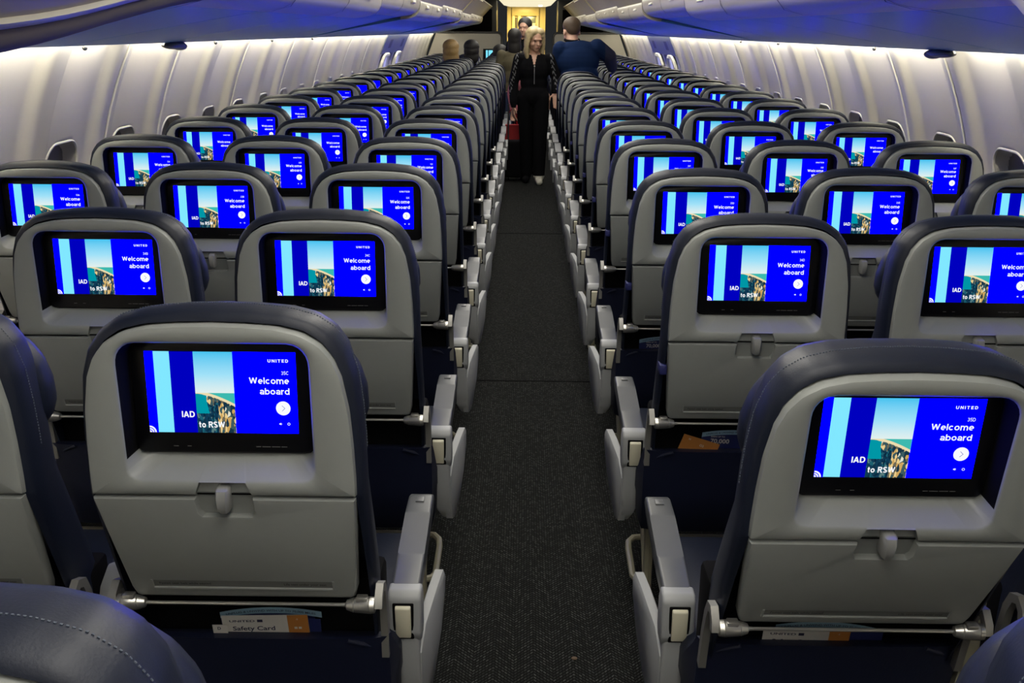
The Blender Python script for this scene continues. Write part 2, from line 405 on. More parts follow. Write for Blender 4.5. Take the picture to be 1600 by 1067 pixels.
def seat_meshes(lod):
    """lod 0 full, 1 simpler, 2 far. returns {name: mesh}"""
    M = {}
    na = (128, 72, 40)[lod]
    c = (0, 1.0)
    angs = [2 * PI * k / na for k in range(na)]
    if lod < 2:
        for x, z in ((.041, SEAM_Z), (.038, .8925), (.192, SEAM_Z)):
            for sx in (x, -x):
                a = math.atan2(z - 1.0, sx) % (2 * PI)
                angs += [a - .004, a + .004]
        angs = sorted(a % (2 * PI) for a in angs)
    yr = lambda x, z: -.037 - .03 * (z - 1.0)
    rs = radial(mirror(SHELL), c, angs)
    # shell with the recess for the monitor
    rim = radial(rrect(.134, .897, 1.105, .030, .018), c, angs)
    bot = radial(rrect(.130, .925, 1.1025, .028, .014), c, angs)
    rim = [min(a, b - .0035) for a, b in zip(rim, rs)]; bot = [min(a, b - .006) for a, b in zip(bot, rs)]
    mb = MB()
    loops = [ring(rs, angs, c, .015, .004), ring(rs, angs, c, lambda x, z: yr(x, z) + .012), ring(rs, angs, c, lambda x, z: yr(x, z) + .003, .002), ring(rs, angs, c, yr, .0085 if lod < 2 else .006)]
    loops[3] = [p for p in loops[3]]
    if lod < 2:
        rim2 = [min(a + .004, b - .002) for a, b in zip(rim, rs)]
        loops[3] = ring([max(r - .0085, q) for r, q in zip(rs, rim2)], angs, c, yr)
        loops += [ring(rim2, angs, c, yr), ring(rim, angs, c, lambda x, z: yr(x, z) + .003)]
    else:
        loops += [ring(rim, angs, c, yr)]
    loops += [ring(bot, angs, c, .004)]
    mb.loft(loops, False, True)
    for f in mb.bm.faces:
        cc = f.calc_center_median()
        if cc.y > -.033 and abs(cc.x) < .1338 and .928 < cc.z < 1.1045 and cc.y < .01: f.material_index = 1
    M['back_shell'] = mb.mesh('back_shell', [shell_m, blackmat_m], angle=50)
    # leather cover round the backrest
    rl = radial(mirror(LEATHER), c, angs)
    mb = MB()
    secs = ((-.022, .014), (-.020, .005), (-.012, .0005), (.002, -.0025), (.018, -.002), (.04, .002), (.065, .008), (.085, .017), (.098, .035)) if lod < 2 else ((-.020, .006), (-.008, -.001), (.018, -.002), (.06, .008), (.09, .02))
    mb.loft([ring(rl, angs, c, lambda x, z, y=y: y + lean(z), d) for y, d in secs], False, True)
    M['backrest_cover'] = mb.mesh('backrest_cover', leather_m, angle=60)
    if lod == 0:
        mb = MB()
        hp = [p for p in LEATHER if p[1] > .55]
        rl2 = radial(mirror(LEATHER), c, [PI / 2 - 1.9 + 3.8 * k / 60 for k in range(61)])
        path = [(r_ * math.cos(a), .020 + lean(1.0 + r_ * math.sin(a)), 1.0 + r_ * math.sin(a)) for r_, a in ((r + .0022, PI / 2 - 1.9 + 3.8 * k / 60) for k, r in enumerate(rl2))]
        for k in range(0, 60):
            a, b = Vector(path[k]), Vector(path[k + 1])
            for j in range(3):
                mb.tube([a.lerp(b, j / 3 + .05), a.lerp(b, j / 3 + .22)], .0008, 5)
        M['stitching'] = mb.mesh('stitching', thread_m)
    if lod < 2:
        ch = (0, 1.03)
        rh = radial(mirror(HEAD), ch, angs)
        mb = MB()
        mb.loft([ring(rh, angs, ch, y, d) for y, d in ((.055, .012), (.062, .003), (.078, .0), (.10, .003), (.12, .012), (.132, .035))], True, True)
        M['headrest'] = mb.mesh('headrest', leather_m, angle=60)
    # monitor
    tf = disp_tf()
    mb = MB()
    bz = rrect(.1285, .9285, 1.1, .024, .012, 6)
    f = lambda y, d: [tf((x * (1 - d / .13), y, SZ + (z - SZ) * (1 - d / .09))) for x, z in bz]
    mb.loft([f(.012, 0), f(.0015, 0), f(0, .0015)], False, True)
    if lod == 0:
        for x0, x1 in ((-.075, -.068), (-.055, -.049), (.045, .052), (.054, .066), (.068, .08), (.082, .09)):
            mb.mi = 1
            z = .938
            mb.poly([tf(p) for p in ((x0, -.0004, z), (x1, -.0004, z), (x1, -.0004, z + .0012), (x0, -.0004, z + .0012))])
        mb.mi = 0
    M['monitor'] = mb.mesh('monitor', [black_m, dash_m], angle=40)
    # tray table, leaning
    top = [(.1905, .868), (.186, .8), (.181, .74), (.1765, .685), (.172, .668), (.165, .664)]
    tp = [(.041, .868)] + top + [(-x, z) for x, z in reversed(top)] + [(-.041, .868)]
    tp += [(-.041, .842), (-.036, .8345), (.036, .8345), (.041, .842)] if lod < 2 else [(-.02, .868), (.02, .868)]
    cen = (sum(p[0] for p in tp) / len(tp), .77)
    def trl(y, d):
        n = len(tp); out = []
        for i, (x, z) in enumerate(tp):
            p0, p1, p2 = Vector(tp[i - 1]), Vector(tp[i]), Vector(tp[(i + 1) % n])
            e1 = (p1 - p0).normalized(); e2 = (p2 - p1).normalized()
            n1 = Vector((e1.y, -e1.x)); n2 = Vector((e2.y, -e2.x)); nn = n1 + n2
            nn = nn / max(.35, nn.length_squared / 2) if nn.length > 1e-6 else n1
            q = p1 + nn * d
            out.append((q.x, y + lean(q.y), q.y))
        return out
    area = sum(tp[i][0] * tp[(i + 1) % len(tp)][1] - tp[(i + 1) % len(tp)][0] * tp[i][1] for i in range(len(tp)))
    sg = 1 if area < 0 else -1
    mb = MB()
    mb.loft([trl(-.014, 0), trl(-.030, 0), trl(-.0345, sg * .0018), trl(-.036, sg * .005)] if lod < 2 else [trl(-.014, 0), trl(-.036, 0)], True, True)
    M['tray_table'] = mb.mesh('tray_table', shell_m, angle=40)
    tl = lambda p: (p[0], p[1] + lean(p[2]), p[2])
    if lod < 2:
        # latch pocket, latch
        mb = MB()
        mb.poly([tl(p) for p in ((-.046, -.0225, .874), (.046, -.0225, .874), (.046, -.0225, .830), (-.046, -.0225, .830))])
        mb.poly([(-.046, -.0215, .874), (.046, -.0215, .874), (.046, -.0205, .897), (-.046, -.0205, .897)])
        mb.mi = 1
        mb.poly([(-.041, -.0230, .8735), (.041, -.0230, .8735), (.041, -.0230, .8705), (-.041, -.0230, .8705)])
        M['latch_recess'] = mb.mesh('latch_recess', [shell_m, blackmat_m], smooth=False)
        mb = MB()
        lp = [[(sx * w, y, z) for sx, w in ((-1, w0), (1, w0))] for y, z, w0 in ()]
        prof = [(.888, .007, -.030), (.884, .0095, -.043), (.874, .0095, -.047), (.858, .0085, -.046), (.848, .007, -.040), (.846, .006, -.03)]
        loops = []
        for z, w_, y in prof:
            loops.append([(-w_, -.016, z), (-w_, y + .006, z), (-w_ + .003, y, z), (w_ - .003, y, z), (w_, y + .006, z), (w_, -.016, z)])
        mb.loft(loops, True, True)
        M['latch'] = mb.mesh('latch', pad_latch_m, angle=40)
        # placard groove with its lettering
        mb = MB()
        mb.poly([tl(p) for p in ((-.139, -.0364, .701), (.139, -.0364, .701), (.139, -.0364, .688), (-.139, -.0364, .688))])
        M['placard'] = None
        if lod == 0:
            mb.mi = 1
            letters(mb, 'Fasten seat belt while seated', -.130, .6925, .0048, -.0368, 'L', .012, fn=tl, width=.080)
            letters(mb, 'Life vest under your seat', .130, .6925, .0048, -.0368, 'R', .012, fn=tl, width=.066)
        mb.mi = 2
        mb.loft([[tl((x, -.0355, .688)), tl((x, -.039, .6868)), tl((x, -.0395, .6845)), tl((x, -.0355, .6825))] for x in (-.139, .139)])
        for s in (-1, 1):
            mb.loft([[tl((s * .139, -.0355, z)), tl((s * .1395, -.038, z)), tl((s * .142, -.038, z)), tl((s * .143, -.0355, z))] for z in (.684, .702)])
        M['placard'] = mb.mesh('placard', [groove_m, ink_m, shell_m], angle=40)
    # hinges, arms, lower part
    if lod < 2:
        y = .036; z = .655
        for s, nm in ((-1, 'tray_hinge'), (1, 'tray_hinge_b')):
            mb = MB()
            mb.lathe((s * .204, y, z), (s * .150, y, z), [(0, .009), (.03, .0125), (.16, .0135), (.17, .0125), (.18, .0135), (.60, .0120), (.62, .0110), (.64, .0118), (.84, .0080), (.88, .0035), (1.0, .003)], 18 if lod == 0 else 10)
            if lod == 0: mb.box(s * .183 - .009, s * .183 + .009, y - .008, y + .006, z + .004, z + .0165, .002)
            M[nm] = mb.mesh('tray_hinge', silver_m, angle=40)
            mb = MB()
            xo = s * .203
            cl = [(y - .002, z - .004), (y + .003, z + .010), (y + .018, z + .021), (y + .036, z + .014), (y + .048, z - .012), (y + .056, z - .06), (y + .060, z - .13)]
            up_, lo_ = [], []
            for q in range(len(cl)):
                a_, b_ = Vector(cl[max(q - 1, 0)]), Vector(cl[min(q + 1, len(cl) - 1)])
                d_ = (b_ - a_).normalized(); n_ = Vector((-d_.y, d_.x)) * .008
                up_.append((cl[q][0] + n_.x, cl[q][1] + n_.y)); lo_.append((cl[q][0] - n_.x, cl[q][1] - n_.y))
            x0_, x1_ = sorted((s * .203, s * .215))
            mb.loft([[(x0_, u[0], u[1]), (x1_, u[0], u[1]), (x1_, l[0], l[1]), (x0_, l[0], l[1])] for u, l in zip(up_, lo_)])
            M['tray_arm' if s < 0 else 'tray_arm_b'] = mb.mesh('tray_arm', arm_m, angle=40)
        mb = MB(); mb.tube([(-.152, y, z), (.152, y, z)], .003, 8); 
        M['tray_rod'] = mb.mesh('tray_rod', silver_m)
    # literature pocket
    if lod < 2:
        mb = MB()
        lp = []
        for z, y0_, y1_, w_ in ((.30, .19, .24, .19), (.33, .135, .24, .212), (.45, .105, .22, .217), (.545, .085, .115, .219), (.567, .078, .10, .217)):
            lp.append([(-w_, y1_, z), (-w_ + .004, y0_ + .008, z), (-w_ + .03, y0_, z), (-.1, y0_ - .004, z), (.1, y0_ - .004, z), (w_ - .03, y0_, z), (w_ - .004, y0_ + .008, z), (w_, y1_, z)])
        mb.loft(lp, True, True)
        for s in (-1, 1):                                   # pleats at the pocket's corners
            mb.tube([(s * .150, .074, .566), (s * .172, .080, .556), (s * .205, .098, .535)], [.004, .005, .002], 6)
        M['seat_pocket'] = mb.mesh('seat_pocket', pocket_m, angle=60)
        mb = MB(); mb.box(-.20, .20, .118, .20, .40, .655, .01)
        M['back_frame'] = mb.mesh('back_frame', blackmat_m)
    # cushion
    mb = MB()
    if lod < 2:
        mb.box(-.212, .212, .20, .66, .35, .465, .035, 4)
    else:
        mb.box(-.20, .20, .15, .6, .30, .44, .03, 1)
    M['seat_cushion'] = mb.mesh('seat_cushion', leather_m)
    return M
pad_latch_m = mat('latch_grey', (0.26, 0.265, 0.265, 1), 0.35)

def armrest_meshes(lod):
    """built for a seat left of the aisle: aisle at +x; x=0 on the armrest's centre line"""
    M = {}
    # pad: rises to the front
    prof = [(.292, .526), (.30, .533), (.40, .546), (.53, .567), (.60, .573), (.622, .566), (.628, .55), (.60, .535), (.45, .512), (.32, .498), (.292, .50)]
    mb = MB()
    for_w = lambda y: .0255 if y < .55 else .024
    mb.prism(prof, -.026, .026, 'x', .006 if lod < 2 else 0, 3)
    if lod == 0:
        mb.mi = 1
        mb.box(-.009, .009, .572, .594, .5705, .5735, .001)
    M['armrest'] = mb.mesh('armrest', [pad_m, dark_pad_m], angle=40)
    if lod < 2:
        mb = MB()
        mb.prism([(.272, .522), (.284, .534), (.312, .534), (.325, .51), (.325, .45), (.31, .43), (.278, .43), (.268, .45)], -.031, .031, 'x', .006, 3)
        M['armrest_hub'] = mb.mesh('armrest_hub', light_m, angle=40)
        mb = MB()
        mb.prism([(.262, .507), (.269, .511), (.28, .51), (.28, .445), (.267, .443)], -.0165, .0125, 'x', .0025)
        mb.mi = 1
        mb.box(-.0215, .0175, .2685, .285, .440, .514, .002)
        M['hub_insert'] = mb.mesh('hub_insert', [cream_m, blackmat_m], angle=40)
    # side column and flared shroud
    mb = MB()
    mb.prism([(.272, .442), (.335, .442), (.37, .36), (.375, .30), (.355, .272), (.33, .262), (.31, .268), (.292, .295), (.282, .34)], -.0265, .0265, 'x', .008 if lod < 2 else .0, 3)
    for v in mb.bm.verts:
        q = min(1, max(0, (.385 - v.co.z) / .12)); v.co.x = .0265 - (.0265 - v.co.x) * (1 - .6 * q * q)
    sh = [(.285, .40), (.33, .435), (.45, .448), (.515, .445), (.53, .43), (.52, .40), (.46, .335), (.39, .285), (.335, .260), (.305, .268), (.288, .31)]
    mb2 = []
    if lod < 2:
        flare = lambda y: .020 + .024 * min(1, max(0, (y - .28) / .22))
        outer = [(flare(y) + .012, y, z) for y, z in sh]; inner = [(flare(y) - .012, y, z) for y, z in sh]
        cy = sum(p[0] for p in sh) / len(sh); cz = sum(p[1] for p in sh) / len(sh)
        shr = lambda pts, k, dx: [(x + dx, cy + (y - cy) * k, cz + (z - cz) * k) for x, y, z in pts]
        mb.loft([shr(inner, .94, 0), shr(inner, 1.0, .003), shr(outer, 1.0, -.004), shr(outer, .93, 0)], True, True)
    else:
        mb.prism(sh, .01, .045, 'x')
    M['side_shroud'] = mb.mesh('side_shroud', light_m, angle=40)
    return M
dark_pad_m = mat('button_grey', (0.12, 0.125, 0.13, 1), 0.4)

def mid_armrest_mesh():
    mb = MB()
    mb.prism([(.292, .526), (.30, .533), (.40, .546), (.53, .567), (.60, .573), (.622, .566), (.628, .55), (.60, .535), (.45, .512), (.32, .49), (.292, .49)], -.022, .022, 'x', .006, 2)
    return mb.mesh('armrest', pad_m, angle=40)
def hub_mid_mesh():
    mb = MB()
    mb.prism([(.070, .50), (.075, .60), (.10, .645), (.14, .665), (.20, .64), (.26, .60), (.325, .52), (.325, .40), (.31, .38), (.12, .38), (.08, .42)], -.0185, .0185, 'x', .007, 2)
    mb.mi = 1
    for y0, z0 in ((.086, .628), (.071, .555)):
        mb.box(-.019, .019, y0 - .004, y0 + .012, z0 - .0015, z0 + .0015)
    return mb.mesh('armrest_hub', [light_m, blackmat_m], angle=40)
def spreader_mesh():
    mb = MB()
    mb.prism([(-.013, .66), (.013, .66), (.013, .53), (.004, .50), (-.002, .40), (-.002, .0), (-.03, .0), (-.028, .40), (-.020, .48), (-.013, .53)], .105, .125, 'y', .004, 2)
    return mb.mesh('spreader', leg_m, angle=40)

def leg_meshes():
    M = {}
    mb = MB()
    mb.tube([(0, .33, .0), (0, .33, .36)], .013, 8); mb.box(-.02, .02, .30, .36, 0, .012, .004)
    mb.tube([(0, .33, .05), (0, .56, .30)], .010, 8)
    M['leg'] = mb.mesh('leg', leg_m)
    mb = MB()
    mb.tube([(0, .34, .06), (.025, .35, .062), (.034, .37, .064), (.034, .50, .078), (.03, .535, .081), (.014, .558, .083), (-.02, .565, .083), (-1.25, .565, .083)], .0095, 8)
    M['baggage_bar'] = mb.mesh('baggage_bar', leg_m)
    return M

# the display: one mesh of flat panels and lettering
DM = [blue_e, blue2_e, cyan_e, photo_e, white_e, line_e]
def display_mesh(number=None, text=True, off=False):
    tf = disp_tf()
    mb = MB()
    uvl = mb.bm.loops.layers.uv.new('UVMap')
    X = lambda u: -SW / 2 + u * SW
    Z = lambda v: SZ + SH / 2 - v * SH
    def quad(u0, u1, v0, v1, mi, y):
        mb.mi = mi
        f = mb.poly([tf(p) for p in ((X(u0), y, Z(v1)), (X(u1), y, Z(v1)), (X(u1), y, Z(v0)), (X(u0), y, Z(v0)))])
        for lp, uv in zip(f.loops, ((0, 0), (1, 0), (1, 1), (0, 1))): lp[uvl].uv = uv
    y = -.0006
    quad(0, .059, 0, 1, 0, y); quad(.059, .165, 0, 1, 2, y); quad(.165, .323, 0, 1, 1, y); quad(.323, .583, 0, 1, 3, y); quad(.583, 1, 0, 1, 0, y)
    y = -.0011
    def disc(u, v, r, mi, y, n=24, r0=0.0):
        mb.mi = mi; cx, cz = X(u), Z(v)
        if r0 == 0:
            mb.poly([tf((cx + r * math.cos(2 * PI * k / n), y, cz + r * math.sin(2 * PI * k / n))) for k in range(n)])
        else:
            for k in range(n):
                a, b = 2 * PI * k / n, 2 * PI * (k + 1) / n
                mb.poly([tf((cx + q * math.cos(t), y, cz + q * math.sin(t))) for q, t in ((r0, a), (r, a), (r, b), (r0, b))])
    disc(.905, .685, .0105, 4, y)
    if text:
        fn = tf; mb.mi = 4
        strokes(mb, 'UNITED', X(.952), Z(.122), SH * .038, y, 'R', .20, fn, SW * .136, .34)
        strokes(mb, 'Welcome', X(.952), Z(.385), SH * .078, y, 'R', .165, fn, SW * .266, .11)
        strokes(mb, 'aboard', X(.952), Z(.515), SH * .078, y, 'R', .165, fn, SW * .198, .11)
        strokes(mb, 'IAD', X(.224), Z(.808), SH * .076, y, 'L', .19, fn, SW * .086, .10)
        strokes(mb, 'to RSW', X(.334), Z(.935), SH * .076, y, 'L', .19, fn, SW * .174, .09)
        if number: strokes(mb, number, X(.952), Z(.272), SH * .043, y, 'R', .12, fn, SW * .050, .14)
        # arrow in the white disc
        mb.mi = 5; y2 = -.0015; cx, cz = X(.905), Z(.685)
        for s in (-1, 1):
            mb.poly([tf(p) for p in ((cx - .0021, y2, cz + s * .0042), (cx + .0021, y2, cz), (cx + .0030, y2, cz), (cx - .0012, y2, cz + s * .0042))])
        # speaker and power icons
        mb.mi = 4; cx, cz = X(.883), Z(.88)
        mb.poly([tf((cx + a * .001, y, cz + b * .001)) for a, b in ((-2, -.8), (-1, -.8), (.4, -1.8), (.4, 1.8), (-1, .8), (-2, .8))])
        mb.poly([tf((cx + a * .001, y, cz + b * .001)) for a, b in ((.9, -1.2), (1.6, -1.2), (1.6, 1.2), (.9, 1.2))])
        disc(.938, .88, .0021, 4, y, 12, .0014)
        # wifi arcs in the lower left corner
        for r0, r1 in ((0, .003), (.0042, .0062), (.0074, .0098)):
            n = 8
            for k in range(n):
                a, b = PI / 2 * k / n, PI / 2 * (k + 1) / n
                mb.mi = 4
                pts = [(q * math.cos(t), q * math.sin(t)) for q, t in ((r0, a), (r1, a), (r1, b), (r0, b))]
                if r0 == 0: pts = pts[1:3] + [(0, 0)]
                mb.poly([tf((X(.0) + p[0], y, Z(1.0) + p[1])) for p in pts])
    return mb.mesh('display', DM, smooth=False, recalc=False)

SEATM = [seat_meshes(0), seat_meshes(1), seat_meshes(2)]
ARMM = [armrest_meshes(0), armrest_meshes(1), armrest_meshes(2)]
MIDARM, MIDHUB, LEGM, SPREAD = mid_armrest_mesh(), hub_mid_mesh(), leg_meshes(), spreader_mesh()
# mirrored copies of the armrest parts for the right-hand block
def mirrored(me):
    m2 = me.copy(); 
    for v in m2.vertices: v.co.x = -v.co.x
    m2.flip_normals(); m2.shade_smooth(); m2.set_sharp_from_angle(angle=math.radians(40))
    return m2
ARMR = [{k: mirrored(v) for k, v in d.items()} for d in ARMM]
LEGR = {k: mirrored(v) for k, v in LEGM.items()}
mb = MB(); mb.box(-.008, .008, -.012, .03, -.011, .011, .002); STRAP = mb.mesh('strap', strap_m)
DISP_TEXT = display_mesh(None, True)
DISP_FAR = display_mesh(None, False)

ORD = ['first', 'second', 'third', 'fourth', 'fifth', 'sixth', 'seventh', 'eighth', 'ninth', 'tenth', 'eleventh', 'twelfth', 'thirteenth', 'fourteenth', 'fifteenth', 'sixteenth', 'seventeenth', 'eighteenth', 'nineteenth', 'twentieth', 'twenty-first', 'twenty-second']
BACK = {'back_shell', 'backrest_cover', 'headrest', 'monitor', 'tray_table', 'latch_recess', 'tray_hinge', 'tray_hinge_b', 'tray_arm', 'tray_arm_b', 'tray_rod'}
COLX = {'A': X0 - AX - 2 * SP, 'B': X0 - AX - SP, 'C': X0 - AX, 'D': X0 + AX, 'E': X0 + AX + SP, 'F': X0 + AX + 2 * SP}
PLACE = {'A': 'window seat left of the aisle', 'B': 'middle seat left of the aisle', 'C': 'aisle seat left of the aisle', 'D': 'aisle seat right of the aisle', 'E': 'middle seat right of the aisle', 'F': 'window seat right of the aisle'}
PLACE['C'] = 'seat on the left edge of the aisle'; PLACE['D'] = 'seat on the right edge of the aisle'
RECL = {(-1, 'D'): -2.0, (0, 'D'): 8.6, (2, 'D'): 1.6, (1, 'F'): 0.0, (0, 'E'): 2.0}
NROW = 21
def make_seat(k, col):
    lod = 0 if k <= 2 else 1 if k <= 8 else 2
    y = Y0 + k * P
    left = col in 'ABC'
    if k < 0: lab = 'nearest navy seat, only its leather top showing, %s of the aisle' % ('left' if left else 'right')
    elif k <= 2 and not (k == 0 and col in 'AF'):
        lab = 'grey-backed navy airline seat whose lit screen reads %d%s' % (35 - k, col)
    else: lab = 'grey-backed navy %s, %s row from the camera' % (PLACE[col], ORD[k])
    t = thing('airline_seat', (COLX[col] + (.025 if (k, col) == (-1, 'D') else 0), y, 0), lab, 'seat', 'rows of airline seats')
    S = SEATM[lod]
    a = math.radians(RECL.get((k, col), random.uniform(-.25, .25)))
    piv = Vector((0, .115, .46))
    R = Matrix.Translation(piv) @ Matrix.Rotation(a, 4, 'X') @ Matrix.Translation(-piv)
    objs = {}
    for nm in ('back_shell', 'backrest_cover', 'headrest', 'monitor', 'tray_table', 'tray_rod', 'tray_hinge', 'tray_hinge_b', 'tray_arm', 'tray_arm_b', 'back_frame', 'seat_pocket', 'seat_cushion'):
        if nm not in S: continue
        objs[nm] = link(nm[:-2] if nm.endswith('_b') else nm, S[nm], t, mtx=R if nm in BACK else None)
    for nm, par in (('latch_recess', 'back_shell'), ('latch', 'back_shell'), ('placard', 'tray_table'), ('stitching', 'backrest_cover')):
        if nm in S: link(nm, S[nm], objs[par])
    if k <= 3: dm = display_mesh('%d%s' % (35 - k, col), True)
    elif k <= 8: dm = DISP_TEXT
    else: dm = DISP_FAR
    link('display', dm, objs['monitor'])
    if col in 'CD':
        A = (ARMM if col == 'C' else ARMR)[lod]
        xo = (.470 - .252) * (1 if col == 'C' else -1)
        arm = link('armrest', A['armrest'], t, loc=(xo, 0, 0))
        if 'armrest_hub' in A:
            hub = link('armrest_hub', A['armrest_hub'], t, loc=(xo, 0, 0)); link('hub_insert', A['hub_insert'], hub)
        link('side_shroud', A['side_shroud'], t, loc=(xo, 0, 0))
        if True:
            Lg = LEGM if col == 'C' else LEGR
            xl = (.470 - .31) * (1 if col == 'C' else -1)
            for nm in ('leg', 'baggage_bar')[:2 if k <= 8 else 1]: link(nm, Lg[nm], t, loc=(xl, 0, 0))
    else: link('leg', LEGM['leg'], t, loc=(.0, 0, 0))
    if col in 'BE' and lod < 2:
        xo = -SP / 2 if col in 'BC' else SP / 2
        if k <= 6:
            if col in 'BE':
                xm = SP / 2 if col == 'B' else -SP / 2
                link('armrest', MIDARM, t, loc=(xm, 0, 0))
                if col == 'B': link('armrest_hub', MIDHUB, t, loc=(xm, 0, 0))
                else: link('spreader', SPREAD, t, loc=(xm, 0, 0))
            else:
                xm = 0
    if not left and 1 <= k <= 8:
        link('strap', STRAP, t, loc=(-.198, -.02, .80), mtx=R @ Matrix.Translation((-.196, .0, .80)))
    return t
for k in range(-1, NROW):
    for col in 'ABCDEF':
        if k == -1 and col in 'ABEF': continue
        if k == 0 and col in 'AF': continue
        make_seat(k, col)
#@@REST
# ------------------------------------------------------------------ cabin shell
def wallx(z): return math.sqrt(max(0.01, 1.85 ** 2 - (z - .6) ** 2))
YA, YB, YBULK = -3.2, 26.0, 18.7
SEAMS = [4.25 - .62 - .62 * 2 * i for i in range(6)][::-1]
SEAMS = [-2.5, -1.25, 0.0, 1.25, 2.5 + .2, 4.25] + [4.9 + 1.228 * i for i in range(12)]
RIBS = [-1.87, -.62, .62, 1.95, 3.66] + [5.54 + 1.228 * i for i in range(11)]
LINES = sorted(SEAMS + RIBS)
WINS = [(a + b) / 2 - .02 for a, b in zip(LINES, LINES[1:])]
WINS = [y for y in WINS if 2.5 < y < 18.2]
def sstep(a, b, x):
    t = min(1, max(0, (x - a) / (b - a))); return t * t * (3 - 2 * t)
WZ, WH, WW, WR = .925, .165, .142, .09
def win_sdf(dy, dz):
    qx, qz = abs(dy) - WW + WR, abs(dz) - WH + WR
    return math.hypot(max(qx, 0), max(qz, 0)) + min(max(qx, qz), 0) - WR
def wall_off(y, z, fine):
    import bisect
    i = bisect.bisect(LINES, y)
    d = min(abs(y - LINES[j]) for j in (i - 1, i) if 0 <= j < len(LINES))
    o = .034 * sstep(.052, .125, d)
    if d < .006 and any(abs(y - s) < .006 for s in SEAMS): o += .012
    if fine:
        for wy in WINS:
            if abs(y - wy) < .2 and abs(z - WZ) < .25:
                o += .055 * (1 - sstep(-.018, .002, win_sdf(y - wy, z - WZ)))
    return o
ys_f = []
y = 2.75
while y < 7.6: ys_f.append(y); y += .0125
for s in SEAMS:
    ys_f += [s - .0065, s - .0055, s + .0055, s + .0065]
ys_c = []
y = YA
while y < YBULK + .3: ys_c.append(y); y += .0333
ys = sorted({round(v, 4) for v in ys_f if YA < v < YBULK} | {round(v, 4) for v in ys_c if not 2.74 < v < 7.6})
zs = [0, .1, .2, .3, .4, .5, .6, .68] + [.72 + .0135 * i for i in range(31)] + [1.16, 1.2, 1.24, 1.28, 1.32, 1.36, 1.39, 1.42, 1.44, 1.46, 1.50, 1.56, 1.64]
def build_wall(s):
    mb = MB()
    rows = [[mb.bm.verts.new((s * (wallx(z) + wall_off(y, z, 2.7 < y < 7.65)), y, z)) for z in zs] for y in ys]
    for a, b in zip(rows, rows[1:]):
        for i in range(len(zs) - 1):
            q = [a[i], a[i + 1], b[i + 1], b[i]]
            mb.face(q if s > 0 else q[::-1])
    return mb.mesh('wall_left' if s < 0 else 'wall_right', wall_m, angle=50, recalc=False)
struct('wall_left', build_wall(-1)); struct('wall_right', build_wall(1))
# beads along the panel seams
ntr = 2
for s in (-1, 1):
    for ys_ in SEAMS:
        if not 2.4 < ys_ < 12: continue
        ntr += 1
        mb = MB(); mb.tube([(s * (wallx(z) - .0005), ys_ + .010, z) for z in [.3 + .06 * i for i in range(20)]], .0045, 6)
        struct('trim_%d' % ntr, mb.mesh('seam_bead', trim_m))
# windows: moulded surround and lowered shade at each bay
nwin = 0
for s in (-1, 1):
    for wy in WINS:
        if wy > 12.4: continue
        nwin += 1
        o = tag(bpy.data.objects.new('window_%d' % nwin, None), kind='structure'); C.objects.link(o); o.location = (s * wallx(WZ), wy, WZ)
        mb = MB(); pts = []
        ol = rrect(WW + .004, -WH - .004, WH + .004, WR, WR, 8)
        for (a, z) in ol + ol[:1]:
            yy = wy + a; zz = WZ + z
            dx = s * (wallx(zz) + wall_off(yy, zz, False) - .001) - o.location.x
            pts.append((dx, a, z))
        mb.tube(pts, .005, 6, caps=False)
        link('window_frame', mb.mesh('window_frame', trim_m), o)
        mb = MB()
        grid = [[mb.bm.verts.new((s * (wallx(WZ + z) + wall_off(wy, WZ + z, False) + .048) - o.location.x, a, z)) for a in (-.125, -.06, .06, .125)] for z in (-.15, -.1, -.05, 0, .05, .1, .15)]
        for r0, r1 in zip(grid, grid[1:]):
            for i in range(3): mb.face([r0[i], r0[i + 1], r1[i + 1], r1[i]])
        link('window_shade', mb.mesh('window_shade', shade_m), o)
# overwing exits: grey header with placards over two lit windows
exit_m = mat('exit_panel_grey', (0.22, 0.23, 0.25, 1), 0.5)
pane_e = emit('window_daylight', (.50, .50, .95, 1), .8, False)
for n_, s in enumerate((-1, 1)):
    o = tag(bpy.data.objects.new('door_%d' % (n_ + 1), None), kind='structure'); C.objects.link(o); o.location = (s * 1.66, 13.4, 1.2)
    def wp(y, z, d): return (s * (wallx(z) - d) - o.location.x, y - 13.4, z - 1.2)
    mb = MB(); zz = [1.24, 1.30, 1.36, 1.42, 1.455]
    mb.loft([[wp(y, z, d) for z in zz for d in (.012,)] + [wp(y, z, -.03) for z in reversed(zz)] for y in (12.25, 14.5)])
    mb.mi = 1
    for y0 in (12.7, 13.9):
        mb.poly([wp(y0, 1.30, .014), wp(y0 + .25, 1.30, .014), wp(y0 + .25, 1.40, .014), wp(y0, 1.40, .014)])
    link('exit_header', mb.mesh('exit_header', [exit_m, dark_m], smooth=False), o)
    for y0 in (12.8, 14.0):
        pts = rrect(.26, .80, 1.22, .12, .10, 6)
        mb = MB(); mb.tube([wp(y0 + a, z, .01) for a, z in pts + pts[:1]], .03, 6, caps=False); link('window_frame', mb.mesh('window_frame', trim_m), o)
        mb = MB(); mb.poly([wp(y0 + a, z, -.0 + .012 * 0) for a, z in pts]); link('window_pane', mb.mesh('window_pane', pane_e, smooth=False), o)
# floor and aisle-carpet joints
mb = MB(); mb.box(-1.76, 1.76, YA, YB, -.03, 0)
struct('floor', mb.mesh('floor', carpet_m, smooth=False))
for i, y in enumerate((4.325, 7.80)):
    mb = MB(); mb.box(-.30, .30, y - .006, y + .006, -.001, .002)
    struct('trim_%d' % (i + 1), mb.mesh('carpet_joint', blackmat_m, smooth=False))
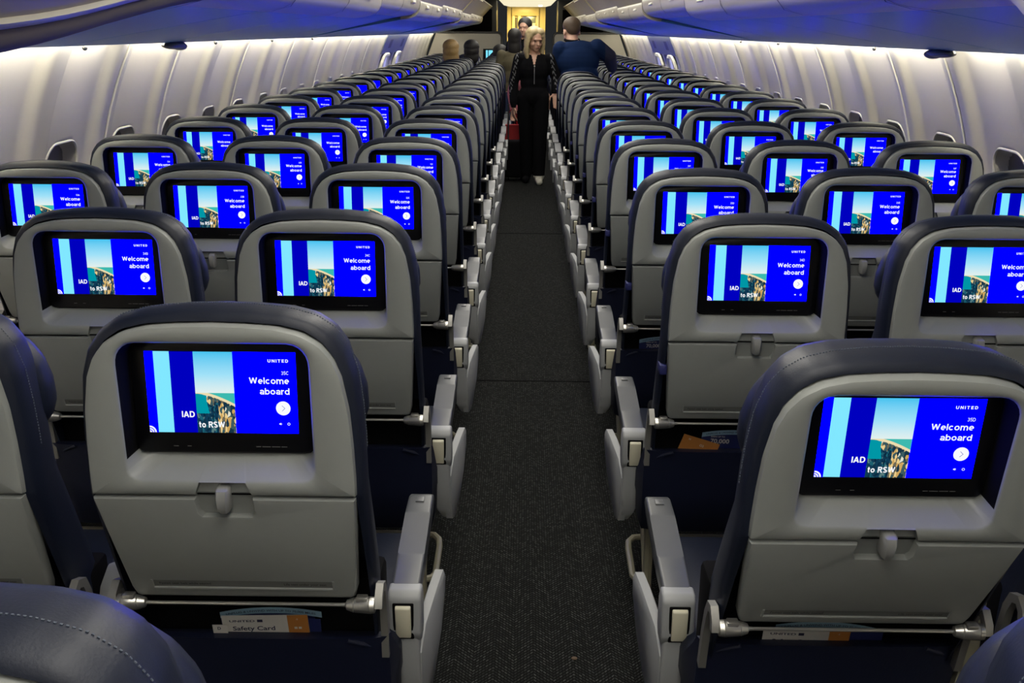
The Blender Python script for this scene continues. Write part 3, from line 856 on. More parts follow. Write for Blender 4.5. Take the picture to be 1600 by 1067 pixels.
# ceiling: shallow vault over the aisle, falling to the bins
mb = MB()
prof = [(-1.66, 1.62), (-1.60, 1.80), (-1.45, 1.98), (-1.1, 2.10), (-.75, 2.16), (-.35, 2.19), (0, 2.20), (.35, 2.19), (.75, 2.16), (1.1, 2.10), (1.45, 1.98), (1.60, 1.80), (1.66, 1.62)]
mb.loft([[(x, y, z) for x, z in prof] for y in (YA, YBULK + .2)], False, False, closed=False)
struct('ceiling', mb.mesh('ceiling', ceil_m, recalc=False))
mb = MB(); mb.box(-1.7, 1.7, YA - .05, YA, 0, 2.25); struct('wall_back', mb.mesh('wall_back', ceil_m, smooth=False))
# ceiling lamps: long diffusers along both sides of the ceiling vault
def ceiling_lamp(x0, x1, y0, y1, z, lab):
    t = thing('ceiling_light', ((x0 + x1) / 2, (y0 + y1) / 2, z), lab, 'light', 'ceiling light panels')
    hx, hy = (x1 - x0) / 2, (y1 - y0) / 2
    mb = MB(); mb.box(-hx - .015, hx + .015, -hy - .01, hy + .01, .0, .03, .006); link('lamp_frame', mb.mesh('lamp_frame', trim_m), t)
    mb = MB(); mb.box(-hx, hx, -hy, hy, -.008, .004); link('diffuser', mb.mesh('diffuser', ceil_e, smooth=False), t)
for i, yy in enumerate((-2.2, .4, 3.0, 5.6, 8.2, 10.8, 13.4, 16.0)):
    ceiling_lamp(-.28, .28, yy - 1.1, yy + 1.1, 2.155, 'long ceiling light panel over the aisle, %s from the rear' % ORD[i])
# sidewall wash lamps tucked behind the bins' outer edge
for s, nm in ((-1, 'left'), (1, 'right')):
    for i in range(6):
        y0, y1 = -3.0 + 3.6 * i, .5 + 3.6 * i
        mb = MB(); mb.box(-.012, .012, y0, y1, -.006, .006)
        o = link('wall_light', mb.mesh('wall_light', wash_e, smooth=False), loc=(s * 1.600, 0, 1.500))
        tag(o, 'slim light strip tucked above the %s wall panels, %s from the rear' % (nm, ORD[i]), 'light', 'wall wash light strips')

# ------------------------------------------------------------------ overhead bins
BY = [-2.33 + .965 * i for i in range(25)]
BY = [y for y in BY if y + .965 < YBULK - .03]
def make_bin(s, i, y0, y1, dz, drop=None):
    nm = 'left' if s < 0 else 'right'
    t = thing('overhead_bin', (s * 1.2, (y0 + y1) / 2, 1.5), 'beige overhead bin with cream lip above the %s seats, %s bin from the rear' % (nm, ORD[i] if i < 22 else 'last'), 'overhead bin', 'overhead bins')
    yc = (y0 + y1) / 2; g = .004
    D = drop or (lambda y: 0)
    T = lambda x, y, z: (s * (x - 1.2), y - yc, z - 1.5)
    n = 21 if drop else 2
    yy = [y0 + g + (y1 - y0 - 2 * g) * k / (n - 1) for k in range(n)]
    low = bool(drop) and s < 0
    def remap(x, z):
        if not low or z <= 1.597 or x > .86: return z
        return 1.597 + (z - 1.597) * .38 if z < 1.712 else 1.6407 + (z - 1.712) * .8
    def strip(prof, w, nm, m, ang=40, e0=0, e1=0):
        mb = MB()
        prof = [(x, remap(x, z)) for x, z in prof]
        mb.loft([[T(x, y, z + (dz - D(y)) * w(x)) for x, z in prof] for y in yy])
        return link(nm, mb.mesh(nm, m, angle=ang), t)
    wt = lambda x: min(1, max(0, (1.6 - x) / .7))
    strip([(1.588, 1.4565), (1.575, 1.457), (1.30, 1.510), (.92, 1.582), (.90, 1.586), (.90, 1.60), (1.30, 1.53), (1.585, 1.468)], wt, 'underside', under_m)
    strip([(.905, 1.584), (.86, 1.590), (.825, 1.597), (.798, 1.609), (.779, 1.627), (.768, 1.65), (.762, 1.68), (.759, 1.702), (.764, 1.710), (.776, 1.712), (.80, 1.70), (.82, 1.65), (.905, 1.60)], wt, 'lip', taupe_m if low else lip_m, 60)
    if low: strip([(.772, 1.704), (.750, 1.708), (.742, 1.720), (.748, 1.732), (.765, 1.73)], wt, 'ledge', lip_m, 60)
    strip([(.772, 1.704), (.752, 1.724), (.735, 1.742), (.62, 1.86), (.60, 1.872), (.60, 1.885), (.62, 1.885), (.66, 1.87), (.80, 1.72)], wt, 'door', face_m, 40)
    strip([(.64, 1.87), (.80, 1.715), (.90, 1.605), (1.30, 1.535), (1.575, 1.475), (1.58, 1.51), (1.3, 1.55), (.91, 1.63), (.68, 1.87)], wt, 'bucket', dark_m)
    # latch on the lip
    if not drop:
        mb = MB(); mb.box(-.002, .012, -.09, .09, -.012, .012, .0015)
        bmesh.ops.rotate(mb.bm, verts=mb.bm.verts, cent=(0, 0, 0), matrix=Matrix.Rotation(s * .25, 3, 'Y'))
        link('handle', mb.mesh('handle', lip_m), t, loc=(s * (.764 - 1.2), 0, 1.675 + dz * .97 - 1.5))
    # dark slit at the joint under the lip
    mb = MB()
    pr = [(.93, 1.578), (.86, 1.588), (.80, 1.603), (.77, 1.64), (.76, 1.69)]
    for (x, z), (x2, z2) in zip(pr, pr[1:]):
        w0, w1 = (dz - D(y1 - g)) * wt(x), (dz - D(y1 - g)) * wt(x2)
        mb.poly([T(x, y1 - g - .010, z + w0 - .002), T(x, y1 - g, z + w0 - .002), T(x2 - .001, y1 - g, z2 + w1 - .002), T(x2 - .001, y1 - g - .010, z2 + w1 - .002)])
    link('joint_seal', mb.mesh('joint_seal', dark_m, smooth=False, recalc=False), t)
for s in (-1, 1):
    for i, y0 in enumerate(BY):
        y1 = y0 + .965
        if s < 0 and .3 < y0 < 1.0: continue
        if s < 0 and 1.0 < y0 < 2.0: y0 = y0 - .965
        op = -.012 if y0 < 5.3 else .018
        if 7.2 < y0 < 9.0 or 12 < y0 < 13.9: op -= .02
        drop = None
        if (.3 if s < 0 else 1.0) < y0 < (1.0 if s < 0 else 2.0): drop = (lambda y: .105 * sstep(2.75, 1.30, y) + .02 * max(0, 1.9 - y)) if s < 0 else (lambda y: .13 * sstep(1.95, 1.55, y))
        elif y0 <= 1.0: drop = (lambda y: .125 if s < 0 else .13)
        make_bin(s, i, y0, y1, op, drop)
# pods and small studs under the bins' outer edge
for s, y in ((-1, 4.62), (1, 4.12)):
    mb = MB(); mb.ball((0, 0, 0), 1, 10, (.035, .13, .018))
    mb.mi = 1; mb.ball((0, .075, -.006), 1, 8, (.030, .062, .018))
    o = link('service_pod', mb.mesh('service_pod', [pad_m, shade_m]), loc=(s * 1.585, y, 1.446))
    tag(o, 'dark grey teardrop pod under the edge of the %s bins' % ('left' if s < 0 else 'right'), 'pod')
for s, yl in ((-1, (3.75, 5.35, 6.55, 7.8)), (1, (3.45, 5.0, 6.9, 8.1))):
    for j, y in enumerate(yl):
        mb = MB(); mb.ball((0, 0, 0), 1, 6, (.008, .014, .009))
        o = link('stud', mb.mesh('stud', dark_m), loc=(s * 1.615, y, 1.447))
        tag(o, 'tiny dark stud under the %s bin edge, %s from the rear' % ('left' if s < 0 else 'right', ORD[j]), 'stud', 'studs under the bin edges')

# ------------------------------------------------------------------ front of the cabin
def divider(s):
    nm = 'left' if s < 0 else 'right'
    mb = MB()
    xi = .47
    out = [(s * xi, .0), (s * xi, 1.40), (s * (xi + .012), 1.44), (s * (xi + .05), 1.462), (s * 1.62, 1.462), (s * 1.80, 1.0), (s * 1.74, .0)]
    mb.prism(out, -.02, .02, 'y')
    mb.mi = 1
    mb.tube([(s * (xi - .012), -.022, 0), (s * (xi - .012), -.022, 1.40), (s * (xi + .005), -.022, 1.452), (s * (xi + .05), -.022, 1.475), (s * 1.6, -.022, 1.475)], .02, 6)
    o = link('cabin_divider', mb.mesh('cabin_divider', [divider_m, dark_m]), loc=(0, YBULK, 0))
    tag(o, 'beige cabin divider with dark rim, %s of the aisle at the front' % nm, 'divider', 'cabin dividers')
divider(-1); divider(1)
t = thing('wall_monitor', (-.63, YBULK - .05, 1.10), 'black monitor with cyan picture on the beige divider panel', 'monitor')
mb = MB(); mb.box(-.155, .155, -.01, .028, -.10, .10, .008); link('monitor_frame', mb.mesh('monitor_frame', black_m), t)
mb = MB(); mb.poly([(-.105, -.012, -.06), (-.07, -.012, -.06), (-.07, -.012, .075), (-.105, -.012, .075)]); mb.poly([(-.055, -.012, -.04), (-.03, -.012, 0), (.03, -.012, .06), (.03, -.012, .075), (-.055, -.012, .075)])
link('display', mb.mesh('display', cyan_e, smooth=False, recalc=False), t)
# dark closets and galley beyond, seen through the gap
for s in (-1, 1):
    mb = MB(); mb.box(-.55, .55, 0, 1.0, 0, 2.15, .02)
    mb.mi = 1; mb.box(-.45, .45, -.01, .01, .1, 1.95, .01)
    o = link('closet', mb.mesh('closet', [dark_m, blackmat_m]), loc=(s * 1.22, 23.2, 0))
    tag(o, 'dark closet beside the lit galley at the %s of the doorway' % ('left' if s < 0 else 'right'), 'closet')
t = thing('galley_unit', (-.02, 25.0, 0), 'yellow lit galley wall at the far front of the cabin', 'galley')
mb = MB(); mb.box(-.45, .45, 0, .3, 0, 2.1); link('galley_wall', mb.mesh('galley_wall', gold_m, smooth=False), t)
for x0, x1, z0, z1, y, m, nm in ((-.34, .30, 1.84, 2.02, -.06, gold_m, 'header'), (-.34, -.27, .2, 1.84, -.05, gold_m, 'frame_post'), (-.20, -.13, .2, 1.84, -.07, gold_m, 'frame_post'), (-.26, -.21, .3, 1.80, -.02, dark_m, 'side_gap'), (.0, .22, 1.68, 1.83, -.02, steel_m, 'panel'), (.0, .22, 1.62, 1.675, -.05, trim_m, 'shelf'), (.24, .30, .2, 1.84, -.05, divider_m, 'frame_post'), (-.34, -.22, 1.50, 1.56, -.10, gold_m, 'counter')):
    mb = MB(); mb.box(x0, x1, y, .0, z0, z1, .006); link(nm, mb.mesh(nm, m), t)
t = thing('entry_dome', (0, 23.0, 2.02), 'bright cream ceiling dome over the forward entry', 'light')
mb = MB(); mb.loft([[(x * k, y * 1.0, z) for x, y in ((-.5, -.9), (.5, -.9), (.5, .9), (-.5, .9))] for k, z in ((.8, 0), (1.05, .03), (1.25, .13))], True, True)
link('dome_panel', mb.mesh('dome_panel', emit('dome_diffuser', (1.0, .90, .62, 1), .95), recalc=True), t)
mb = MB(); mb.lathe((.27, -.85, -.03), (.27, -.85, .02), [(0, .03), (.3, .045), (1, .045)], 12); link('lamp', mb.mesh('lamp', emit('spot_lamp', (1, .95, .8, 1), 3.0), smooth=True), t)
def lamp(name, loc, size, power, col, rot=(0, 0, 0)):
    l = bpy.data.lights.new(name, 'AREA'); l.shape = 'RECTANGLE'; l.size, l.size_y = size; l.energy = power; l.color = col
    o = bpy.data.objects.new(name, l); C.objects.link(o); o.location = loc; o.rotation_euler = rot
    return o
lamp('galley_lamp', (-.05, 24.2, 2.08), (.5, .3), GALLEY_E, (1, .72, .22))


# ------------------------------------------------------------------ cards and brochures in the seat pockets
paper_m = mat('white_paper', (0.62, 0.60, 0.57, 1), 0.5, noise=(30, 0.85))
orange_m = mat('orange_print', (0.40, 0.16, 0.035, 1), 0.5)
skyblue_m = mat('pale_blue_print', (0.26, 0.42, 0.55, 1), 0.5)
navyp_m = mat('navy_print', (0.012, 0.018, 0.09, 1), 0.45)
inkp_m = mat('navy_ink', (0.01, 0.012, 0.05, 1), 0.6)
def place(o, col, k, x, z=0.0, y=.088, rx=.16, ry=0.0):
    o.location = (COLX[col] + x, Y0 + k * P + y, z)
    o.rotation_euler = (rx, ry, 0)
def safety_card(col, k, x, top, ry, label):
    w_, h = .142, .20
    t = thing('safety_card', (0, 0, 0), label, 'card'); place(t, col, k, x, top, .088, .16, ry)
    mb = MB(); mb.box(-w_ / 2, w_ / 2, -.0004, .0004, -h, 0)
    mb.mi = 1; mb.poly([(w_ / 2 - .034, -.0007, -h), (w_ / 2, -.0007, -h), (w_ / 2, -.0007, 0), (w_ / 2 - .034, -.0007, 0)])
    mb.mi = 2
    letters(mb, 'UNITED', -w_ / 2 + .012, -.0135, .0045, -.0008, 'L', .02, width=.042)
    mb.poly([(-w_ / 2 + .058, -.0008, -.0140), (-w_ / 2 + .067, -.0008, -.0140), (-w_ / 2 + .067, -.0008, -.0085), (-w_ / 2 + .058, -.0008, -.0085)])
    letters(mb, 'Safety Card', -w_ / 2 + .016, -.031, .0088, -.0008, 'L', .02, width=.070)
    mb.mi = 0
    letters(mb, '-2', w_ / 2 - .020, -.010, .003, -.0010, 'L', .02)
    for x0 in (-.024, -.017):
        mb.poly([(w_ / 2 + x0, -.0010, -.0290), (w_ / 2 + x0 + .005, -.0010, -.0290), (w_ / 2 + x0 + .005, -.0010, -.0245), (w_ / 2 + x0, -.0010, -.0245)])
    link('card', mb.mesh('card', [paper_m, orange_m, inkp_m], smooth=False), t)
def brochure(col, k, x, top, ry, label, big=None):
    w_, h = .168, .22
    t = thing('brochure', (0, 0, 0), label, 'brochure'); place(t, col, k, x, top, .096, .16, ry)
    mb = MB()
    n = 14; arc = lambda u: -.010 * (2 * u - 1) ** 2
    pts = [(-w_ / 2 + w_ * i / n, arc(i / n)) for i in range(n + 1)]
    mb.mi = 1
    mb.prism([(-w_ / 2, -h), (w_ / 2 - .012, -h), (w_ / 2 - .012, -.016)] + [(p[0], p[1] - .012) for p in reversed(pts)][1:], -.0004, .0004, 'y')
    mb.mi = 0
    for a, b in zip(pts, pts[1:]):
        mb.poly([(a[0], -.0007, a[1] - .0125), (b[0], -.0007, b[1] - .0125), (b[0], -.0007, b[1]), (a[0], -.0007, a[1])])
    mb.mi = 2
    letters(mb, 'UNPLUG & UNWIND WITH UP TO 70,000 MILES', 0, -.0088, .0042, -.0009, 'C', .012, width=.148, fn=lambda p: (p[0], p[1], p[2] + arc(p[0] / w_ + .5)))
    if big:
        mb.mi = 3
        letters(mb, big[0], -w_ / 2 + .022, -.022, .0042, -.0009, 'L', .02)
        letters(mb, big[1], -w_ / 2 + .022, -.038, .012, -.0009, 'L', .02)
    link('leaflet', mb.mesh('leaflet', [skyblue_m, navyp_m, inkp_m, paper_m], smooth=False), t)
safety_card('C', 0, .012, .602, -.03, 'white safety card with orange edge in the pocket below screen 35C')
brochure('C', 0, .020, .6125, -.02, 'pale blue topped brochure behind the safety card below screen 35C')
safety_card('D', 0, -.040, .590, .02, 'white safety card with orange edge in the pocket below screen 35D')
brochure('D', 0, -.005, .599, .03, 'pale blue topped brochure behind the safety card below screen 35D')
brochure('D', 1, .005, .616, .03, 'navy brochure offering 70,000 miles in the pocket below screen 34D', ('EARN UP TO', '70,000'))
brochure('D', 2, -.06, .61, -.02, 'navy brochure with pale blue band in the pocket below screen 33D', ('EARN UP TO', '70,000'))
brochure('E', 2, -.01, .61, .0, 'navy brochure with pale blue band in the pocket below screen 33E', ('EARN UP TO', '70,000'))
t = thing('leaflet', (0, 0, 0), 'orange folded leaflet leaning in the pocket below screen 34D', 'leaflet'); place(t, 'D', 1, -.080, .594, .090, .16, .30)
mb = MB(); mb.box(-.045, .045, -.0005, .0005, -.12, 0); mb.mi = 1
letters(mb, 'N', -.03, -.011, .005, -.0008, 'L', .02); letters(mb, 'O2', .0, -.02, .006, -.0008, 'L', .02)
link('sheet', mb.mesh('sheet', [orange_m, paper_m], smooth=False), t)
mb = MB(); mb.box(-.055, .055, -.0005, .0005, -.16, 0)
o = link('booklet', mb.mesh('booklet', navyp_m, smooth=False)); place(o, 'D', 0, .030, .584, .091, .16, .0)
tag(o, 'plain dark blue booklet beside the safety card below screen 35D', 'booklet')
mb = MB(); mb.box(-.055, .055, -.0005, .0005, -.16, 0)
o = link('booklet', mb.mesh('booklet', navyp_m, smooth=False)); place(o, 'C', 0, .048, .5935, .092, .16, .0)
tag(o, 'plain dark blue booklet beside the safety card below screen 35C', 'booklet')
mb = MB(); mb.box(-.012, .012, -.0005, .0005, -.08, 0); mb.mi = 1; letters(mb, 'D', -.004, -.0095, .006, -.0008, 'L', .03)
o = link('paper_slip', mb.mesh('paper_slip', [paper_m, inkp_m], smooth=False)); place(o, 'C', 0, -.062, .584, .086, .16, -.02)
tag(o, 'small white paper slip left of the safety card below screen 35C', 'paper')
# a crumb on the carpet
mb = MB(); mb.ball((0, 0, 0), 1, 6, (.008, .006, .003))
o = link('crumb', mb.mesh('crumb', mat('brown_crumb', (0.12, 0.08, 0.05, 1), .8)), loc=(.104, 2.208, .003)); tag(o, 'small round brown crumb on the dark aisle carpet', 'crumb')

# ------------------------------------------------------------------ people
skin_m = mat('skin', (0.52, 0.30, 0.21, 1), 0.5)
skin2_m = mat('skin_pale', (0.60, 0.36, 0.27, 1), 0.5)
lips_m = mat('lips', (0.36, 0.15, 0.12, 1), 0.5)
eye_m = mat('eyes', (0.05, 0.035, 0.03, 1), 0.4)
brow_m = mat('eyebrow', (0.20, 0.13, 0.07, 1), 0.7)
blond_m = mat('blond_hair', (0.58, 0.46, 0.25, 1), 0.5, noise=(50, 0.62))
darkhair_m = mat('dark_hair', (0.012, 0.010, 0.009, 1), 0.6)
brownhair_m = mat('brown_hair', (0.085, 0.055, 0.035, 1), 0.6, noise=(60, 0.7))
blackcloth_m = mat('black_cloth', (0.003, 0.003, 0.0045, 1), 0.95, spec=0.15, noise=(12, 0.6))
navycloth_m = mat('navy_sweater', (0.006, 0.020, 0.075, 1), 0.9, spec=0.15, noise=(14, 0.75))
navy2_m = mat('navy_jacket', (0.012, 0.014, 0.045, 1), 0.8)
pattern_m = mat('white_trim_cloth', (0.12, 0.12, 0.13, 1), 0.9)
olive_m = mat('olive_jacket', (0.10, 0.085, 0.045, 1), 0.8)
jeans_m = mat('blue_jeans', (0.015, 0.025, 0.07, 1), 0.85)
pink_m = mat('pink_top', (0.45, 0.14, 0.17, 1), 0.8)
red_m = mat('red_fabric', (0.36, 0.008, 0.012, 1), 0.6)
shoe_m = mat('white_shoe', (0.60, 0.58, 0.50, 1), 0.6)

def limb(mb, pts, n=12):
    """tapered chain of rings with rounded joints: pts = [(x, y, z, r), ...]"""
    for (a, b) in zip(pts, pts[1:]):
        mb.lathe(a[:3], b[:3], [(0, a[3]), (1, b[3])], n)
    for p in pts: mb.ball(p[:3], p[3], 7)
def fuse(mb, voxel, smooth=2):
    """melt the pieces of a body into one continuous skin"""
    me = bpy.data.meshes.new('tmp'); bmesh.ops.recalc_face_normals(mb.bm, faces=mb.bm.faces); mb.bm.to_mesh(me); mb.bm.free()
    ob = bpy.data.objects.new('tmp', me); C.objects.link(ob)
    r = ob.modifiers.new('r', 'REMESH'); r.mode = 'VOXEL'; r.voxel_size = voxel; r.use_smooth_shade = True
    if smooth:
        sm = ob.modifiers.new('s', 'SMOOTH'); sm.factor = .5; sm.iterations = smooth
    dg = bpy.context.evaluated_depsgraph_get(); dg.update()
    out = bpy.data.meshes.new_from_object(ob.evaluated_get(dg))
    bpy.data.objects.remove(ob); bpy.data.meshes.remove(me)
    out.materials.clear()
    return out
def paint(me, mats, fn):
    for m in mats: me.materials.append(m)
    for p in me.polygons: p.material_index = fn(p.center)
    me.shade_smooth()
def hand(mb, wrist, d, out, palm_n, s=1.0, curl=.35):
    """palm and five fingers. d: pointing direction, out: thumb side, palm_n: palm normal"""
    d, out, pn = Vector(d).normalized(), Vector(out).normalized(), Vector(palm_n).normalized(); w = Vector(wrist)
    c = w + d * .045 * s
    for k in (-1, 0, 1): limb(mb, [tuple(w + out * k * .012 * s) + (.014 * s,), tuple(w + d * .085 * s + out * k * .024 * s) + (.0125 * s,)], 8)
    for k, L in enumerate((.070, .078, .073, .056)):
        b = w + d * .088 * s + out * (.030 - .020 * k) * s
        m1 = b + (d + pn * curl * .6).normalized() * L * .5 * s
        m2 = m1 + (d + pn * curl * 1.8).normalized() * L * .5 * s
        limb(mb, [tuple(b) + (.0095 * s,), tuple(m1) + (.0085 * s,), tuple(m2) + (.0075 * s,)], 8)
    b = w + d * .02 * s + out * .025 * s
    m1 = b + (d * .6 + out * .75).normalized() * .04 * s; m2 = m1 + (d * .95 + out * .15 + pn * .3).normalized() * .032 * s
    limb(mb, [tuple(b) + (.012 * s,), tuple(m1) + (.0105 * s,), tuple(m2) + (.0085 * s,)], 8)

def head_pieces(mb, M, s=1.0):
    """head with nose, brow, chin, ears; M places it (face looks along local -y)"""
    def B(c, r, sc=(1, 1, 1)):
        q = bmesh.ops.create_uvsphere(mb.bm, u_segments=20, v_segments=12, radius=1, matrix=M @ Matrix.Translation([v * s for v in c]) @ Matrix.Diagonal((r * sc[0] * s, r * sc[1] * s, r * sc[2] * s, 1)))
    B((0, .01, .03), .088, (.88, 1.08, 1.0)); B((0, -.012, -.03), .072, (.88, 1.02, 1.15)); B((0, -.050, -.085), .030, (1.05, .9, .8))
    B((0, -.086, -.018), .016, (.75, 1.0, 1.5)); B((0, -.098, -.030), .0135, (1.05, 1, .8)); B((0, -.078, .022), .030, (1.5, .5, .45))
    B((.036, -.054, -.032), .0235); B((-.036, -.054, -.032), .0235); B((0, -.075, -.062), .017, (1.4, .8, .7))
    for k in (-1, 1): B((k * .079, .012, -.012), .026, (.32, .7, 1.15))
def face_marks(parent, M, s=1.0):
    mb = MB()
    for k in (-1, 1):
        mb.mi = 0; mb.ball(M @ Vector((k * .032 * s, -.078 * s, .000 * s)), .0085 * s, 6, (1.3, .6, .5), M.to_3x3())
        mb.mi = 1; mb.ball(M @ Vector((k * .033 * s, -.0835 * s, .019 * s)), .015 * s, 5, (1.3, .35, .22), M.to_3x3())
    mb.mi = 2; mb.ball(M @ Vector((0, -.0865 * s, -.060 * s)), .015 * s, 6, (1.2, .35, .26), M.to_3x3())
    link('face', mb.mesh('face', [eye_m, brow_m, lips_m]), parent)

def woman():
    bx, by = .055, 10.58
    t = thing('person', (bx, by, 0), 'woman with blond shoulder-length hair in black zip jacket standing in the aisle', 'person')
    mb = MB()
    # torso, hips, legs; facing the camera (-y); the figure's left arm is at +x
    for c, r, sc in (((0, .0, .93), .165, (1.0, .72, .8)), ((0, 0, 1.06), .145, (1.0, .68, 1.0)), ((0, -.005, 1.20), .160, (1.05, .70, 1.0)), ((0, .005, 1.29), .125, (1.35, .70, .62))):
        mb.ball(c, r, 10, sc)
    limb(mb, [(0, .0, 1.30, .060), (0.004, -.012, 1.41, .048)])
    limb(mb, [(-.085, .0, .90, .095), (-.078, .015, .50, .075), (-.068, .05, .10, .062)]); limb(mb, [(.085, -.02, .90, .095), (.075, -.06, .50, .075), (.065, -.07, .09, .064)])
    limb(mb, [(-.068, .06, .045, .045), (-.08, -.06, .03, .032)]); limb(mb, [(.062, -.05, .045, .045), (.07, -.19, .032, .036)])
    limb(mb, [(.155, .0, 1.30, .066), (.235, .01, 1.11, .056), (.225, -.05, .98, .042), (.222, -.07, .955, .030)])
    hand(mb, (.222, -.074, .955), (.15, -.35, -.9), (-1, -.1, 0), (.0, -.2, -.9), 1.0, .5)
    limb(mb, [(-.155, .0, 1.30, .066), (-.215, .02, 1.06, .055), (-.215, -.03, .86, .042), (-.212, -.04, .82, .03)])
    hand(mb, (-.212, -.042, .82), (0, -.15, -1), (.4, -1, 0), (.9, .4, 0), 1.0, .5)
    H = Matrix.Translation((.004, -.03, 1.490)) @ Matrix.Rotation(.42, 4, 'Z') @ Matrix.Rotation(.16, 4, 'X')
    head_pieces(mb, H)
    me = fuse(mb, .0065)
    def f(c):
        if c.z > 1.39 or (c.z > 1.345 and abs(c.x) < .064) or (c.z > 1.25 and abs(c.x) < .028 * (c.z - 1.22) / .12 and c.y < -.05): return 0
        if c.z < .085 and c.x > .0 and c.y < -.02: return 2
        if c.z < .075: return 1
        if c.x > .16 and c.z < .952 and c.z > .78: return 0
        if c.x < -.17 and c.z < .80 and c.z > .6: return 0
        if abs(c.x) > .165 and c.z > .93 and (c.y < .03) and math.sin(c.z * 110 + math.sin(c.x * 160 + c.z * 30) * 2.0) > .35 and abs(abs(c.x) - .180 - (1.3 - c.z) * .22) < .018: return 3
        return 1
    paint(me, [skin_m, blackcloth_m, shoe_m, pattern_m], f)
    link('body', me, t)
    face_marks(t, H); t.scale = (.96, .96, .955)
    # hair: bob parted in the middle, falling to the shoulders
    mb = MB()
    def hb(c, r, sc): 
        bmesh.ops.create_uvsphere(mb.bm, u_segments=24, v_segments=14, radius=1, matrix=H @ Matrix.Translation(c) @ Matrix.Diagonal((r * sc[0], r * sc[1], r * sc[2], 1)))
    hb((0, .028, .045), .100, (.96, 1.02, .98)); hb((0, .055, -.03), .095, (1.0, .7, 1.5)); hb((0, .05, -.11), .090, (1.1, .55, 1.0))
    for k in (-1, 1):
        for q in range(8):
            u = q / 7
            hb((k * (.080 + .012 * math.sin(u * 3)), -.020 + .014 * u, .045 - u * .205), .034, (.62, 1.15, 1.3))
        hb((k * .036, -.024, .088), .058, (1.0, .85, .72)); hb((k * .066, -.034, .060), .036, (.8, .9, 1.2))
    me = fuse(mb, .006, 3); paint(me, [blond_m], lambda c: 0); link('hair', me, t)
    mb = MB(); mb.tube([(.002, -.118, 1.235), (.002, -.130, 1.18), (.002, -.125, 1.05)], .003, 6); mb.ball((.002, -.127, 1.232), .009, 5); link('zip', mb.mesh('zip', silver_m), t)
woman()

def man():
    bx, by = .52, 10.66
    t = thing('person', (bx, by, 0), 'man in navy blue sweater seen from behind, bending over the seats right of the aisle', 'person')
    mb = MB()
    # back towards the camera, leaning towards +x
    for c, r, sc in (((0.02, .0, .90), .19, (1.0, .75, .8)), ((0.0, .0, 1.05), .19, (1.05, .75, 1.1)), ((-.02, .02, 1.22), .20, (1.10, .72, .95)), ((-.02, .03, 1.335), .15, (1.42, .72, .62))):
        mb.ball(c, r, 12, sc)
    limb(mb, [(-.07, .04, 1.36, .070), (-.085, .085, 1.46, .062)])
    limb(mb, [(-.09, .0, .86, .11), (-.09, .0, .48, .085), (-.09, .0, .09, .065)]); limb(mb, [(.11, .02, .86, .11), (.11, .02, .48, .085), (.11, .02, .09, .065)])
    limb(mb, [(-.09, .02, .05, .05), (-.09, .16, .035, .04)]); limb(mb, [(.11, .02, .05, .05), (.11, .18, .035, .04)])
    limb(mb, [(.17, .02, 1.36, .085), (.30, .05, 1.27, .075), (.34, .12, 1.16, .055), (.36, .17, 1.09, .04)])
    hand(mb, (.36, .17, 1.09), (.2, .5, -.8), (-1, .2, 0), (-.2, .6, -.5), 1.05, .4)
    limb(mb, [(-.20, .02, 1.34, .08), (-.235, .06, 1.15, .065), (-.20, .16, .98, .05), (-.18, .22, .95, .038)])
    hand(mb, (-.18, .22, .95), (.2, .8, -.5), (1, .0, .3), (0, .3, -.9), 1.05, .4)
    H = Matrix.Translation((-.090, .10, 1.505)) @ Matrix.Rotation(PI + .35, 4, 'Z') @ Matrix.Rotation(.30, 4, 'X')
    head_pieces(mb, H, 1.06)
    me = fuse(mb, .008)
    def f(c):
        if c.z > 1.425 and abs(c.x + .085) < .075 + max(0, c.z - 1.45) * 3: return 0
        if c.z < .085: return 3
        if c.z < .86: return 2
        if c.x > .345 and c.y > .17: return 0
        if c.z < .99 and c.y > .2 and c.x < 0: return 0
        return 4 if c.x > .25 else 1
    paint(me, [skin2_m, navycloth_m, jeans_m, shoe_m, navy2_m], f)
    link('body', me, t); face_marks(t, H, 1.06)
    mb = MB()
    for c, r, sc in (((0, .024, .055), .096, (.95, 1.05, .92)), ((0, .05, .025), .085, (.92, .75, .9))):
        bmesh.ops.create_uvsphere(mb.bm, u_segments=24, v_segments=14, radius=1, matrix=H @ Matrix.Translation([v * 1.06 for v in c]) @ Matrix.Diagonal((r * sc[0], r * sc[1], r * sc[2], 1)))
    me = fuse(mb, .008, 2); paint(me, [brownhair_m], lambda c: 0); link('hair', me, t)
    mb = MB(); mb.tube([(-.083 + .070 * math.cos(q * PI / 8), .068 + .070 * math.sin(q * PI / 8), 1.428 + .012 * math.sin(q * PI / 8)) for q in range(17)], .014, 8); link('collar', mb.mesh('collar', blackcloth_m), t)
man()

